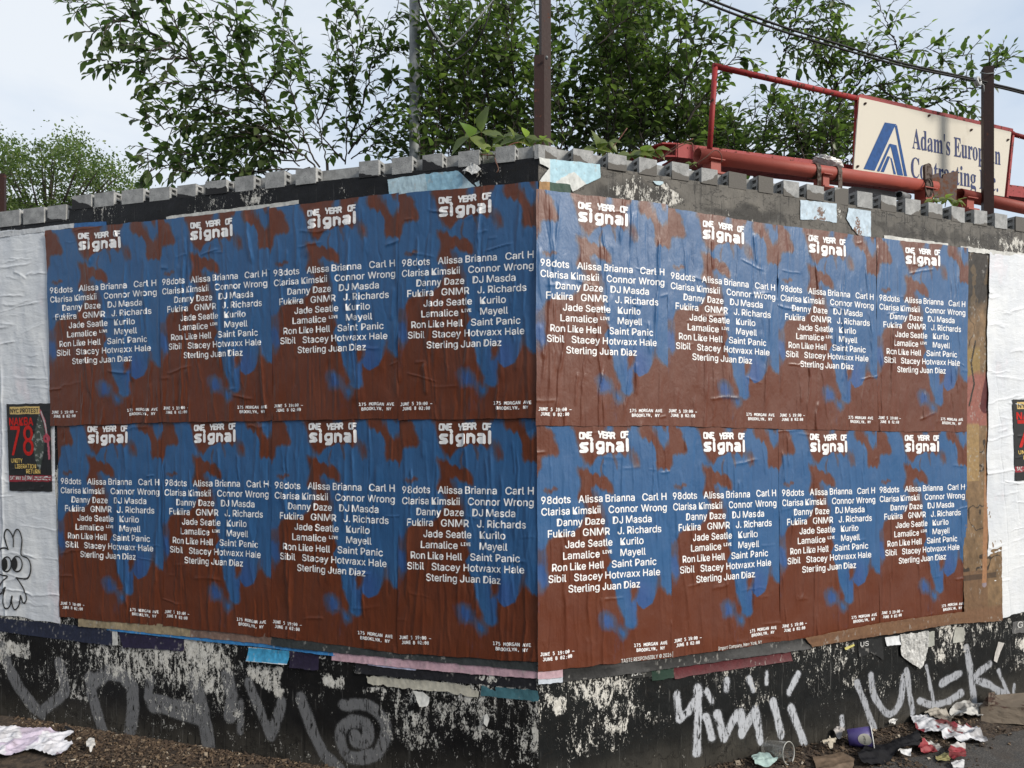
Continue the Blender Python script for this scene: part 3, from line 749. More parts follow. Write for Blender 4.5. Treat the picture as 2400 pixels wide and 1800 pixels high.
POST = [  # side, corners TL TR BR BL, layer, how it is told apart
 ('L', ((107, 541), (371, 516), (384, 990), (118, 999)), 10.0, 'upper left row, beside the far left white paper'),
 ('L', ((370, 516), (632, 485), (640, 986), (380, 990)), 11.2, 'upper left row, second from the white paper'),
 ('L', ((632, 487), (936, 452), (938, 982), (638, 986)), 12.4, 'upper left row, under a long pale blue scrap'),
 ('L', ((934, 454), (1262, 424), (1262, 980), (934, 984)), 13.6, 'upper row, just left of the wall corner'),
 ('L', ((134, 986), (382, 980), (384, 1467), (139, 1446)), 5.0, 'lower left row, nearest the rabbit drawing'),
 ('L', ((380, 982), (640, 974), (635, 1495), (382, 1466)), 6.0, 'lower left row, above the purple black strip'),
 ('L', ((638, 978), (937, 972), (934, 1531), (634, 1492)), 7.0, 'lower left row, above the cyan scrap'),
 ('L', ((935, 976), (1262, 972), (1260, 1553), (931, 1530)), 8.0, 'lower row, just left of the wall corner'),
 ('R', ((1257, 443), (1566, 479), (1565, 998), (1256, 998)), 13.0, 'upper row, just right of the wall corner'),
 ('R', ((1565, 487), (1823, 528), (1826, 1005), (1563, 998)), 11.8, 'upper right row, left edge curled by a fold'),
 ('R', ((1822, 527), (2053, 557), (2056, 1010), (1824, 1006)), 10.6, 'upper right row, below the two portrait prints'),
 ('R', ((2054, 557), (2270, 581), (2266, 1012), (2055, 1011)), 9.4, 'upper right row, farthest right beside torn advert'),
 ('R', ((1258, 994), (1567, 994), (1578, 1540), (1261, 1575)), 8.6, 'lower row, just right of the wall corner'),
 ('R', ((1566, 994), (1825, 1000), (1831, 1503), (1577, 1541)), 7.6, 'lower right row, above the maroon strip'),
 ('R', ((1824, 1000), (2055, 1006), (2066, 1469), (1829, 1504)), 6.6, 'lower right row, above curled tan advert edge'),
 ('R', ((2053, 1005), (2266, 1006), (2267, 1441), (2062, 1470)), 5.6, 'lower right row, farthest right beside the printed arm')]
for i, (side, quad, ly, where) in enumerate(POST):
    row0 = i % 8 < 4
    q0 = wp(side, *wuz(side, (quad[0][0]+quad[1][0])/2, (quad[2][1]+quad[3][1])/2))
    root = thing('event_poster', 'blue and brown event poster, '+where, 'poster', q0, 'blue and brown event posters in two rows')
    sh = Sheet(side, quad, ly/1000, 100+i*7, edge=.005, vert=80 if side == 'L' else 66, horiz=10, amp=1.55 if row0 else 1.25, wave=.0026)
    v, vio = bil(BLOT, sh.s, sh.t), bil(VIOL, sh.s, sh.t)
    sh.mesh('paper', M_POST, root, {'blot': v, 'violet': vio})
    sh.put('title_lettering', TITLE, M_INK, root, PW, PH); sh.put('name_list', NAMES, M_INK, root, PW, PH)
    sh.put('date_lettering', DATE, M_INK, root, PW, PH); sh.put('address_lettering', ADDR, M_INK, root, PW, PH)

# -------- white papers, the drawing, the protest posters, the torn advert
m, n, b = mat('white_poster_paper'); N = NB(n); v = N.attr('st', (1, 1, 1))
cc = N.ramp(N.noise(N.attr('st', (5, 3, 1)), 1, 6, .6), [(.35, (.70, .72, .735)), (.6, (.58, .61, .65)), (.72, (.65, .615, .65))])
N.l(cc, b.inputs['Base Color']); b.inputs['Roughness'].default_value = .45
hn = N.math('ADD', N.math('MULTIPLY', N.noise(N.attr('st', (9, 26, 1)), 1, 5, .6, .5), 1.), N.math('MULTIPLY', N.noise(N.attr('st', (60, 90, 1)), 1, 4, .6), .25))
N.l(N.bump(hn, .55, .006), b.inputs['Normal'])
M_WHITE = m
M_BLACKINK = plain('black_marker_ink', (.008, .008, .008), .5, (.016, .016, .016), 30, .1)
def inkm(nm, c): return plain(nm, c, .6, tuple(x*.75 for x in c), 40, .15, spec=.12)
M_RED, M_YEL, M_WHT = inkm('red_ink', (.50, .022, .018)), inkm('yellow_ink', (.70, .50, .16)), inkm('pale_ink', (.62, .62, .6))
M_PRINT = vcol('printed_sheet', .45, .5, 40, .3, .4)
def col4(c): c = np.asarray(c, float); return np.concatenate([c, np.ones(c.shape[:-1]+(1,))], -1)

quadL = ((-320, 580), (112, 532), (141, 1458), (-320, 1412))
r = thing('white_paper', 'large wrinkled white paper at the far left with a rabbit drawn on it', 'paper', onw('L', 10, 1440))
shL = Sheet('L', quadL, .003, 11, vert=14, horiz=150, amp=1.6, wave=.003, edge=.006)
shL.mesh('paper', M_WHITE, r)
z3 = lambda pts: [(x/2.765, 900+y/2.765) for x, y in pts]
rab = [[(90, 1060), (90, 1000), (65, 955), (44, 948), (34, 985), (42, 1035), (55, 1078)], [(90, 1000), (110, 952), (132, 952), (150, 1010), (140, 1106), (185, 1130), (203, 1180), (190, 1245), (165, 1265), (108, 1262)],
       [(55, 1078), (30, 1064), (-5, 1078), (-35, 1120), (-48, 1175), (-30, 1225), (5, 1238), (50, 1252), (15, 1285), (-12, 1330), (-8, 1365), (18, 1350), (38, 1322), (20, 1400), (28, 1448), (52, 1460), (72, 1430), (80, 1380), (82, 1440), (97, 1470), (118, 1455), (132, 1418), (134, 1376)],
       [(108, 1262), (150, 1320), (173, 1390), (160, 1425), (146, 1405), (134, 1376)]]
pw, ph = shL.w, shL.h
pr = Print(pw, ph, .0012)
A_ = np.array(shL.q)
def to_sheet(sh, px, py):
    """photo pixels -> metres in the sheet's own frame (inverse bilinear, three rounds)"""
    q = wuz(sh.side, px, py, sh.n); a, b_, c, d = [np.array(k) for k in sh.q]
    s, t = .5, .5
    for _ in range(8):
        f = (a*(1-s)+b_*s)*(1-t)+(d*(1-s)+c*s)*t-q
        J = np.stack([(b_-a)*(1-t)+(c-d)*t, (d-a)*(1-s)+(c-b_)*s], -1); ds = np.linalg.solve(J, f); s, t = s-ds[0], t-ds[1]
    return s*sh.w, t*sh.h
for ln in rab: pr.strokes([[to_sheet(shL, *p) for p in z3(catmull(ln, 5))]], .0062)
for cx, cy, rx, ry in ((46, 1172, 29, 48), (112, 1172, 34, 50)):
    pr.strokes([[to_sheet(shL, *p) for p in z3([(cx+rx*cos(a), cy+ry*sin(a)) for a in np.linspace(0, 2*pi, 22)])]], .006)
for cx, cy, rx, ry in ((34, 1172, 13, 36), (96, 1172, 16, 38)):
    pr.strokes([[to_sheet(shL, *p) for p in z3([(cx+k*rx*cos(a), cy+k*ry*sin(a)) for a in np.linspace(0, 2*pi, 16)])] for k in (.9, .6, .3)], .009)
shL.put('rabbit_drawing', pr.mesh(1.1, .4, 2), M_BLACKINK, r, pw, ph, .0030)
shR = Sheet('R', ((2317, 590), (2660, 627), (2660, 1398), (2313, 1450)), .0085, 23, vert=10, horiz=130, amp=2.0, wave=.003, edge=.014)
r = thing('white_paper', 'large wrinkled white paper at the far right beside the torn advert', 'paper', onw('R', 2380, 1440))
shR.mesh('paper', M_WHITE, r)

def protest(side, quad, n, seed, label):
    r = thing('protest_poster', label, 'poster', onw(side, *quad[3]), 'black protest posters with red numerals')
    sh = Sheet(side, quad, n, seed, cell=.003, vert=6, horiz=14, amp=.6, wave=.001, edge=.006)
    s, t = sh.s, sh.t
    c = np.zeros(s.shape+(3,))+[.010, .010, .011]
    def put(msk, cl): nonlocal c; c = c*(1-msk[..., None])+msk[..., None]*np.array(cl)
    put((polysd(s, t, [(.07, .035), (.76, .03), (.76, .115), (.07, .12)]) > 0)*1., (.66, .47, .17))
    put((polysd(s, t, [(0, .828), (1, .815), (1, .885), (0, .895)]) > 0)*1., (.30, .014, .03))
    fig = polysd(s, t+.02*(fbm(s*9, t*9, 3)-.5), [(.74, .12), (.84, .25), (.86, .4), (.80, .62), (.72, .78), (.66, .68), (.60, .52), (.55, .40), (.63, .34), (.68, .22)])
    put(sstep(-.01, .01, fig), (.045, .062, .050))
    put(sstep(.6, .66, fbm(s*26, t*34, 9))*(fig > 0)*.8, (.32, .34, .32))
    put((polyd(s, t, [(.77, .09), (.86, .2), (.93, .45), (.95, .62)]) < .022)*1., (.45, .1, .14))
    put((polyd(s, t, [(.79, .1), (.88, .25), (.90, .33)]) < .012)*1., (.5, .47, .46))
    put((np.abs(np.hypot((s-.9)*.6, t-.4)-.035) < .014)*1., (.42, .05, .08))
    sh.mesh('paper', M_PRINT, r, {'col': col4(c)})
    w, h = .6, 1.12
    for nm, mt, rows_ in (('headline_lettering', M_BLACKINK, [('NYC PROTEST', .09, .73, .103, .050)]),
                          ('title_lettering', M_RED, [('NAKBA', .055, .60, .247, .088), ('78', .07, .60, .588, .33)]),
                          ('slogan_lettering', M_YEL, [('UNITY', .07, .34, .675, .048), ('LIBERATION', .16, .65, .74, .048), ('RETURN', .42, .74, .80, .048)]),
                          ('date_lettering', M_WHT, [('SAT. MAY 16 | 3PM |', .03, .56, .872, .042), ('72ND STREET & 5TH AVE', .59, .98, .848, .017), ('BAY RIDGE, BROOKLYN', .59, .96, .872, .016)])):
        p_ = Print(w, h, .0018)
        for tx, x0, x1, bl_, cp in rows_: p_.text(tx, x0*w, x1*w, bl_*h, cp*h)
        sh.put(nm, p_.mesh(1.1 if nm != 'title_lettering' else 2.0, .27 if nm != 'title_lettering' else .15, 1), mt, r, w, h, .0007)
protest('L', ((15, 947), (118, 945), (122, 1152), (22, 1150)), .0075, 61, 'black and red protest poster pasted on the far left white paper')
protest('R', ((2374, 936), (2500, 936), (2500, 1118), (2380, 1127)), .0130, 67, 'black and red protest poster at the right edge of the photo')

# torn sheets and scraps: outline in photo pixels, torn edge, own creases
M_SCRAP = vcol('torn_paper', .6, .5, 55, .5, .35)
m, n, b = mat('foil_paper'); N = NB(n); v = N.obj()
N.l(N.ramp(N.noise(v, 60, 6, .7), [(.35, (.62, .62, .60)), (.6, (.30, .30, .29))]), b.inputs['Base Color']); b.inputs['Roughness'].default_value = .4; b.inputs['Specular IOR Level'].default_value = .6
N.l(N.bump(N.noise(v, 55, 5), .9, .008), b.inputs['Normal']); M_FOIL = m
def scrap(name, label, cat, side, pts, n, colf, seed, jag=.006, curl=0., group=None, cell=.003, mt=None, crump=.0015, extra=None):
    q = [tuple(wuz(side, x, y, n)) for x, y in pts]; q_ = np.array(q)
    lo = q_.min(0)-.012; hi = q_.max(0)+.012
    nx, ny = int((hi[0]-lo[0])/cell)+2, int((hi[1]-lo[1])/cell)+2
    X, Y = np.meshgrid(lo[0]+np.arange(nx)*cell, lo[1]+np.arange(ny)*cell)
    f = polysd(X, Y, q)+jag*2*(fbm(X*45, Y*45, seed, 4)-.5)
    p, t = msq(f)
    u, z = lo[0]+p[:, 0]*cell, lo[1]+p[:, 1]*cell
    h = crump*2*(fbm(u*26, z*12, seed+1)-.5)+crump*1.2*(fbm(u*90, z*40, seed+2)-.5)
    if curl:
        zb = q_[:, 1].min(); h = h+curl*np.clip(1-(z-zb)/(.6*(hi[1]-lo[1])), 0, 1)**2
    rel = (p[:, 0]/(nx-1), 1-p[:, 1]/(ny-1))
    if callable(colf): c = colf(rel[0], rel[1], u, z)
    else:
        c = np.tile(np.array(colf, float), (len(p), 1)); c = c*(.75+.5*fbm(u*18, z*18, seed+4))[:, None]
    wear = sstep(.66, .72, fbm(u*95, z*60, seed+7))*.45*sstep(.45, .6, fbm(u*14, z*14, seed+8))
    c = c*(1-wear[:, None])+wear[:, None]*np.array([.4, .39, .36])
    o = thing(name, label, cat, wp(side, (lo[0]+hi[0])/2, lo[1], 0), group) if extra else None
    ob = mk('sheet' if extra else name, wp(side, u, z, np.maximum(n+h, .0008)), t[:, ::-1], mt or M_SCRAP, o, {'col': col4(c)}, smooth=True)
    if not extra: tag(ob, label, cat, group)
    return o, ob
def letters_on(side, n, txt, p0, p1, cap_px, mt, parent, name='lettering', fn=SANS, iso=.35, sg_=1.0):
    """a line of print from photo pixel p0 to p1 (baseline ends) on a wall plane"""
    a, b_ = wuz(side, *p0, n), wuz(side, *p1, n); c = abs(wuz(side, p0[0], p0[1]-cap_px, n)[1]-a[1]); w = np.hypot(*(b_-a))
    p_ = Print(w+.02, c*1.6+.01, .0006); p_.text(txt, .01, .01+w, c*1.15+.004, c, fn)
    p, t = p_.mesh(sg_, iso, 1); d = (b_-a)/w; up = np.array([-d[1], d[0]]) if d[0] > 0 else np.array([d[1], -d[0]])
    x = p[:, 0]-.01; y = c*1.15+.004-p[:, 1]
    return mk(name, wp(side, a[0]+x*d[0]+y*up[0], a[1]+x*d[1]+y*up[1], n), t, mt, parent)

def advert(rx, ry, u, z):
    t = np.clip((z-wuz('R', 2290, 1457)[1])/(wuz('R', 2290, 590)[1]-wuz('R', 2290, 1457)[1]), 0, 1); t = 1-t      # 0 top .. 1 bottom
    ur = (u-wuz('R', 2262, 1000)[0])/(wuz('R', 2330, 1000)[0]-wuz('R', 2262, 1000)[0])
    nz_ = fbm(u*30, z*22, 3); c = np.array([.24, .15, .075])*(.5+1.*nz_)[:, None]
    def put(k, cl): nonlocal c; k = np.clip(k, 0, 1)[:, None]; c = c*(1-k)+k*np.array(cl)
    crack = np.abs(fbm(u*9, z*7, 5, 3)-.5)
    put((crack < .014)*.9, (.02, .014, .01))
    put(sstep(.19, .12, t+.06*(nz_-.5)), (.028, .022, .017)); put((sstep(.6, .64, fbm(u*30, z*18, 8)))*(t < .16), (.12, .08, .04))
    put(sstep(.02, .0, np.abs(t-.30)-.03+.03*(nz_-.5))*(ur < .5), (.33, .22, .075))
    put(sstep(.33, .345, t+.05*(fbm(u*14, z*14, 2)-.5))*(t < .47)*(ur < 1.0), (.36, .13, .10))
    put(sstep(.46, .47, t)*(t < .62)*(ur < .45), (.40, .26, .11))
    put((polyd(u, z, pxs('R', [(2285, 800), (2275, 850), (2282, 900), (2270, 950)])) < .006)*1., (.03, .02, .012))
    red = sstep(.0, .008, .045-polyd(u, z, pxs('R', [(2322, 880), (2312, 930), (2308, 950)]))); put(red, (.10, .008, .012))
    arm = sstep(0, .006, .020-polyd(u, z, pxs('R', [(2318, 960), (2312, 1080), (2308, 1200), (2302, 1368)]))); put(arm, (.42, .21, .10))
    put(arm*(t > .895), (.33, .27, .30))
    put((t > .86)*(arm < .5)*(ur < .7)*.85, (.20, .11, .055)); put((t > .87)*(t < .885)*(arm < .5)*(ur < 1)*.7, (.05, .03, .02))
    wood = sstep(.955, .97, t)*(arm < .5); put(wood, (.22, .115, .058)); put(wood*sstep(.55, .6, fbm(u*6, z*60, 12))*.5, (.17, .08, .04))
    return c*.78
r, _ = scrap('torn_advert', 'torn tan photo advert strip between the blue posters and right white paper', 'poster', 'R',
             [(2255, 578), (2345, 592), (2345, 1454), (2240, 1460), (2110, 1481), (1990, 1499), (1900, 1515), (1883, 1494), (2050, 1460), (2255, 1432)], .0030, advert, 71, .004, .012, extra=1)
letters_on('R', .0047, 'TASTE RESPONSIBLY \u00a9 2026 Imported by John Jameson Import Company, New York, NY', (1985, 1484), (2236, 1449), 8, M_WHT, r, iso=.3)

WB, WT, NV = (.62, .64, .66), (.60, .60, .57), (.016, .017, .042)
paleblue = lambda rx, ry, u, z: np.where((fbm(u*9, z*7, 5) > .52)[:, None], np.array([.30, .52, .66]), np.array([.46, .62, .70]))*(.8+.4*fbm(u*40, z*30, 6))[:, None]
corner = lambda rx, ry, u, z: np.where(((ry-.55*np.abs(rx-.55)*2+.25*(fbm(u*20, z*20, 5)-.5) < .42) & (rx > .2) & (rx < .98))[:, None], np.array([.40, .62, .72]), np.array([.62, .64, .62]))
def tang(rx, ry, u, z): return np.where((rx < .34)[:, None], np.array([.34, .19, .07]), np.array([.016, .06, .038]))*(.7+.6*fbm(u*50, z*50, 2))[:, None]
def tanst(rx, ry, u, z): return np.where((rx < .6)[:, None], np.array([.30, .24, .15]), np.array([.19, .125, .10]))*(.6+.8*fbm(u*35, z*35, 2))[:, None]
def bust(cx):
    def f(rx, ry, u, z):
        c = np.array([.50, .62, .72])*(.8+.4*fbm(u*40, z*40, 6))[:, None]
        k = (np.hypot((rx-cx)/.09, (ry-.50)/.16) < 1) | (np.hypot((rx-cx)/.16, (ry-.86)/.26) < 1)
        c = np.where((k & (fbm(u*160, z*160, 4) > .42))[:, None], np.array([.17, .105, .08]), c)
        ed = (rx < .05) | (rx > .95) | (ry < .12)
        return np.where(ed[:, None], np.array([.055, .065, .06]), c)
    return f
def cyan(rx, ry, u, z): return np.where((ry+.10*rx > .86)[:, None] | (ry+.08*rx < .2)[:, None], np.array([.6, .63, .66]), np.array([.05, .30, .52]))*(.7+.6*fbm(u*80, z*80, 2))[:, None]
SC = [  # name, label, side, outline, n, colour, jag, curl, group
 ('paper_strip', 'white paper edge showing above the left white paper', 'L', [(-40, 549), (0, 544), (173, 523), (173, 534), (110, 542), (-40, 562)], .0050, WB, .003, 0),
 ('paper_strip', 'short plain blue strip above the leftmost upper poster', 'L', [(173, 523), (249, 519), (250, 530), (173, 537)], .0052, (.035, .14, .36), .002, 0),
 ('paper_strip', 'thin white paper line along the top of the left posters', 'L', [(388, 508), (470, 497), (640, 477), (700, 469), (700, 477), (640, 487), (470, 505), (390, 514)], .0040, WT, .003, 0),
 ('paper_scrap', 'long pale blue scrap above the upper left posters', 'L', [(907, 421), (1020, 404), (1073, 400), (1092, 418), (1118, 440), (1000, 452), (914, 462)], .0045, paleblue, .004, 0),
 ('paper_scrap', 'small pale blue flake beside the long blue scrap', 'L', [(1111, 428), (1123, 423), (1125, 434), (1118, 440)], .0046, (.42, .56, .62), .004, 0),
 ('paper_scrap', 'white and pale blue torn sheet at the wall corner', 'R', [(1264, 369), (1330, 377), (1406, 385), (1407, 416), (1370, 434), (1342, 450), (1334, 433), (1263, 426), (1288, 394), (1266, 383)], .0050, corner, .003, 0),
 ('paper_strip', 'tan and dark green strip above the first right poster', 'R', [(1264, 424), (1289, 427), (1337, 432), (1338, 456), (1264, 448)], .0062, tang, .002, 0),
 ('paper_scrap', 'tiny pale blue half moon scrap on the grey band', 'R', [(1530, 424), (1556, 425), (1554, 431), (1546, 434), (1537, 432)], .004, (.5, .66, .74), .002, 0),
 ('portrait_print', 'small pale blue print of a bust, the left wider one', 'R', [(1876, 469), (1961, 477), (1961, 522), (1920, 515), (1876, 514)], .0035, bust(.53), .004, 0),
 ('portrait_print', 'small pale blue print of a bust, the right narrow torn one', 'R', [(1989, 487), (2041, 493), (2041, 556), (2012, 552), (1998, 535), (1984, 512)], .0036, bust(.45), .004, 0),
 ('paper_strip', 'white paper edge above the last upper right poster', 'R', [(2072, 551), (2222, 571), (2222, 580), (2072, 560)], .0042, WT, .003, 0),
 ('paper_strip', 'white torn edge along the top of the right white paper', 'R', [(2252, 577), (2330, 586), (2480, 602), (2480, 614), (2330, 597), (2252, 587)], .0065, WT, .006, 0),
 ('paper_strip', 'long navy strip below the left white paper', 'L', [(-60, 1443), (0, 1449), (140, 1462), (262, 1477), (262, 1513), (130, 1497), (0, 1480), (-60, 1473)], .0020, (.016, .021, .045), .003, .002),
 ('paper_strip', 'small upright white strip between the two navy ones', 'L', [(263, 1474), (275, 1476), (277, 1511), (264, 1513)], .0026, WT, .003, .002),
 ('paper_strip', 'purple black strip below the second lower poster', 'L', [(274, 1477), (431, 1494), (433, 1526), (360, 1521), (290, 1517)], .0022, (.018, .014, .042), .004, .003),
 ('paper_strip', 'long tan strip under the two lower left posters', 'L', [(184, 1446), (241, 1450), (637, 1486), (637, 1511), (463, 1494), (330, 1481), (241, 1472), (184, 1468)], .0042, tanst, .003, .002),
 ('paper_strip', 'thin bright blue edge running under the tan strip', 'L', [(250, 1468), (463, 1490), (640, 1508), (780, 1522), (785, 1538), (640, 1520), (463, 1501), (250, 1477)], .0033, (.035, .19, .44), .002, .002),
 ('paper_scrap', 'cyan and white torn scrap hanging under the blue edge', 'L', [(582, 1516), (678, 1526), (676, 1557), (579, 1548)], .0038, cyan, .003, .01),
 ('paper_scrap', 'dark purple scrap right of the cyan scrap', 'L', [(680, 1526), (747, 1533), (747, 1569), (735, 1571), (680, 1563)], .0028, (.018, .012, .035), .004, .006),
 ('paper_strip', 'dark grey strip along the foot of the corner poster', 'L', [(635, 1488), (800, 1505), (1000, 1524), (1259, 1545), (1259, 1573), (1000, 1549), (800, 1531), (635, 1513)], .0049, (.036, .042, .043), .003, .002),
 ('paper_strip', 'pink strip left of the wall corner', 'L', [(778, 1526), (1000, 1545), (1259, 1568), (1259, 1590), (1100, 1579), (900, 1560), (778, 1547)], .0036, (.50, .33, .38), .003, .003),
 ('paper_scrap', 'pale lavender scrap peeping out below the pink strip', 'L', [(860, 1548), (977, 1560), (975, 1571), (920, 1566), (862, 1558)], .0030, (.42, .43, .58), .002, .002),
 ('paper_strip', 'long black strip below the pink strip', 'L', [(832, 1553), (1000, 1568), (1256, 1590), (1256, 1616), (1100, 1602), (834, 1578)], .0024, (.012, .012, .016), .005, .003),
 ('paper_strip', 'cream torn strip below the black strip', 'L', [(858, 1583), (1010, 1596), (1124, 1609), (1122, 1634), (1017, 1618), (940, 1612), (862, 1602)], .0019, (.45, .43, .36), .008, .003),
 ('paper_strip', 'teal strip at the foot of the wall corner', 'L', [(1129, 1607), (1262, 1618), (1262, 1643), (1195, 1637), (1127, 1630)], .0022, (.05, .14, .17), .004, .003),
 ('paper_scrap', 'white triangle of paper hanging from the cream strip', 'L', [(966, 1618), (990, 1622), (1008, 1634), (1004, 1652), (986, 1654), (976, 1636)], .0045, WT, .004, .014),
 ('paper_scrap', 'tiny white flake on the black wall left of the corner', 'L', [(1136, 1676), (1142, 1668), (1148, 1684), (1143, 1700), (1134, 1694)], .003, WT, .004, .01),
 ('paper_strip', 'pink strip right of the wall corner', 'R', [(1260, 1566), (1319, 1560), (1319, 1587), (1260, 1592)], .0050, (.50, .34, .38), .002, .003),
 ('paper_strip', 'pale blue white strip wrapped below the pink corner strip', 'R', [(1260, 1584), (1319, 1579), (1319, 1598), (1261, 1604)], .0040, (.5, .54, .6), .003, .003),
 ('paper_strip', 'dark green strip under the black advert edge', 'R', [(1527, 1568), (1580, 1560), (1580, 1587), (1527, 1596)], .0024, (.010, .035, .022), .004, .003),
 ('paper_strip', 'long maroon strip under the right posters', 'R', [(1578, 1564), (1700, 1546), (1853, 1524), (1855, 1548), (1700, 1570), (1610, 1584), (1579, 1591)], .0022, (.085, .010, .014), .003, .008),
 ('paper_scrap', 'small white scrap under the tan advert edge', 'R', [(2074, 1494), (2108, 1489), (2109, 1510), (2077, 1513)], .0020, WB, .002, .006),
 ('paper_scrap', 'narrow grey scrap beside the silver paper', 'R', [(2168, 1482), (2191, 1479), (2189, 1513), (2172, 1517)], .0024, (.36, .37, .33), .003, .004),
 ('paper_scrap', 'grey leaf shaped scrap below the printed arm', 'R', [(2240, 1470), (2256, 1470), (2262, 1480), (2257, 1503), (2231, 1507)], .0026, (.38, .38, .34), .003, .006),
 ('paper_scrap', 'thin white tapering scrap near the right edge', 'R', [(2340, 1504), (2354, 1507), (2345, 1528), (2334, 1552), (2327, 1548)], .0030, (.55, .53, .5), .002, .006),
 ('paper_scrap', 'small yellow slip poking out under the advert', 'R', [(1978, 1518), (2001, 1509), (2003, 1513), (1980, 1523)], .0032, (.5, .45, .13), .001, .006)]
for i, (nm, lb, sd_, pts, nn_, cf, jg, cu) in enumerate(SC):
    scrap(nm, lb, 'paper strip' if nm == 'paper_strip' else 'print' if nm == 'portrait_print' else 'paper scrap', sd_, pts, nn_, cf, 300+i*11, jg, cu, 'torn papers on the wall')
for lb, sd_, pts, cu in (('crumpled white paper wad stuck above the long pale blue scrap', 'L', [(1086, 402), (1098, 388), (1106, 380), (1120, 388), (1129, 396), (1122, 410), (1110, 412), (1098, 402)], .02),
                         ('silver white torn paper hanging below the tan advert edge', 'R', [(2110, 1487), (2175, 1479), (2176, 1520), (2168, 1545), (2152, 1566), (2138, 1556), (2112, 1536)], .012)):
    scrap('foil_scrap', lb, 'paper scrap', sd_, pts, .006, (.5, .5, .5), 777, .005, cu, None, mt=M_FOIL, crump=.008)
r, _ = scrap('advert_strip', 'long black advert edge with small white print under the right posters', 'paper strip', 'R',
             [(1319, 1562), (1578, 1528), (1831, 1492), (1888, 1488), (1901, 1519), (1770, 1537), (1600, 1561), (1450, 1582), (1319, 1598)], .0031,
             lambda rx, ry, u, z: np.array([.014, .014, .014])*(.5+fbm(u*30, z*30, 3)+2.5*sstep(.5, .75, fbm(u*5, z*30, 9)))[:, None], 640, .003, .009, extra=1)
letters_on('R', .0105, 'TASTE RESPONSIBLY \u00a9 2026 |', (1456, 1554), (1577, 1538), 9, M_WHT, r, iso=.3)
letters_on('R', .0105, 'Import Company, New York, NY', (1684, 1524), (1786, 1508), 8, M_WHT, r, iso=.3)
r, _ = scrap('paper_strip', 'black strip with the end of a printed word below the advert edge', 'paper strip', 'R', [(1470, 1573), (1528, 1566), (1528, 1584), (1470, 1592)], .0020, (.012, .013, .012), 651, .002, .002, extra=1)
letters_on('R', .0052, 'ICH.', (1480, 1585), (1504, 1581), 10, M_WHT, r)
r, _ = scrap('paper_scrap', 'black torn scrap printed with white letters below the tan advert', 'paper scrap', 'R', [(2010, 1502), (2068, 1494), (2070, 1548), (2040, 1530), (2014, 1540)], .0020, (.010, .011, .012), 655, .006, .003, extra=1)
letters_on('R', .0058, 'US', (2017, 1516), (2036, 1513), 11, M_WHT, r)
r, _ = scrap('paper_scrap', 'grey scrap with pale letters at the right edge of the photo', 'paper scrap', 'R', [(2374, 1458), (2440, 1450), (2440, 1478), (2372, 1485)], .0020, (.11, .11, .11), 659, .004, .002, extra=1)
letters_on('R', .0056, 'GIN', (2385, 1472), (2420, 1467), 14, M_WHT, r)

# ================================================================ STEELWORK, SIGN, POSTS, CABLES ABOVE THE WALL
def rusty(nm, c, r_=(.05, .018, .01), lo=.56):
    m, n, b = mat(nm); N = NB(n); v = N.obj()
    k = N.rng(N.noise(v, 38, 7, .7), lo, lo+.05); k2 = N.noise(v, 8, 5)
    N.l(N.mix(k, N.mix(k2, c, tuple(x*.6 for x in c)), r_), b.inputs['Base Color'])
    N.l(N.mix(k, (.58,)*3, (.9,)*3), b.inputs['Roughness']); b.inputs['Specular IOR Level'].default_value = .3; N.l(N.bump(N.noise(v, 90, 5), .35, .002), b.inputs['Normal']); return m
M_REDP = rusty('faded_red_pipe_paint', (.36, .072, .050), (.09, .03, .02), .67)
M_REDF = rusty('chipped_red_paint', (.33, .026, .026)); M_RUST = rusty('rusted_steel', (.055, .022, .014), (.10, .04, .02), .5)
M_BROWN = rusty('brown_oxide_paint', (.034, .013, .010), (.10, .035, .02), .61); M_STRAP = rusty('rusty_strap_steel', (.075, .045, .03), (.03, .015, .01), .5)
M_GALV = plain('weathered_galvanised_steel', (.20, .215, .22), .6, (.13, .14, .145), 14, .1, metal=.3)
M_DARK = plain('black_rubber', (.010, .010, .011), .6, (.016, .016, .016), 30, spec=.2)
M_GREYB = plain('grey_painted_board', (.16, .165, .17), .6, (.10, .10, .105), 10)
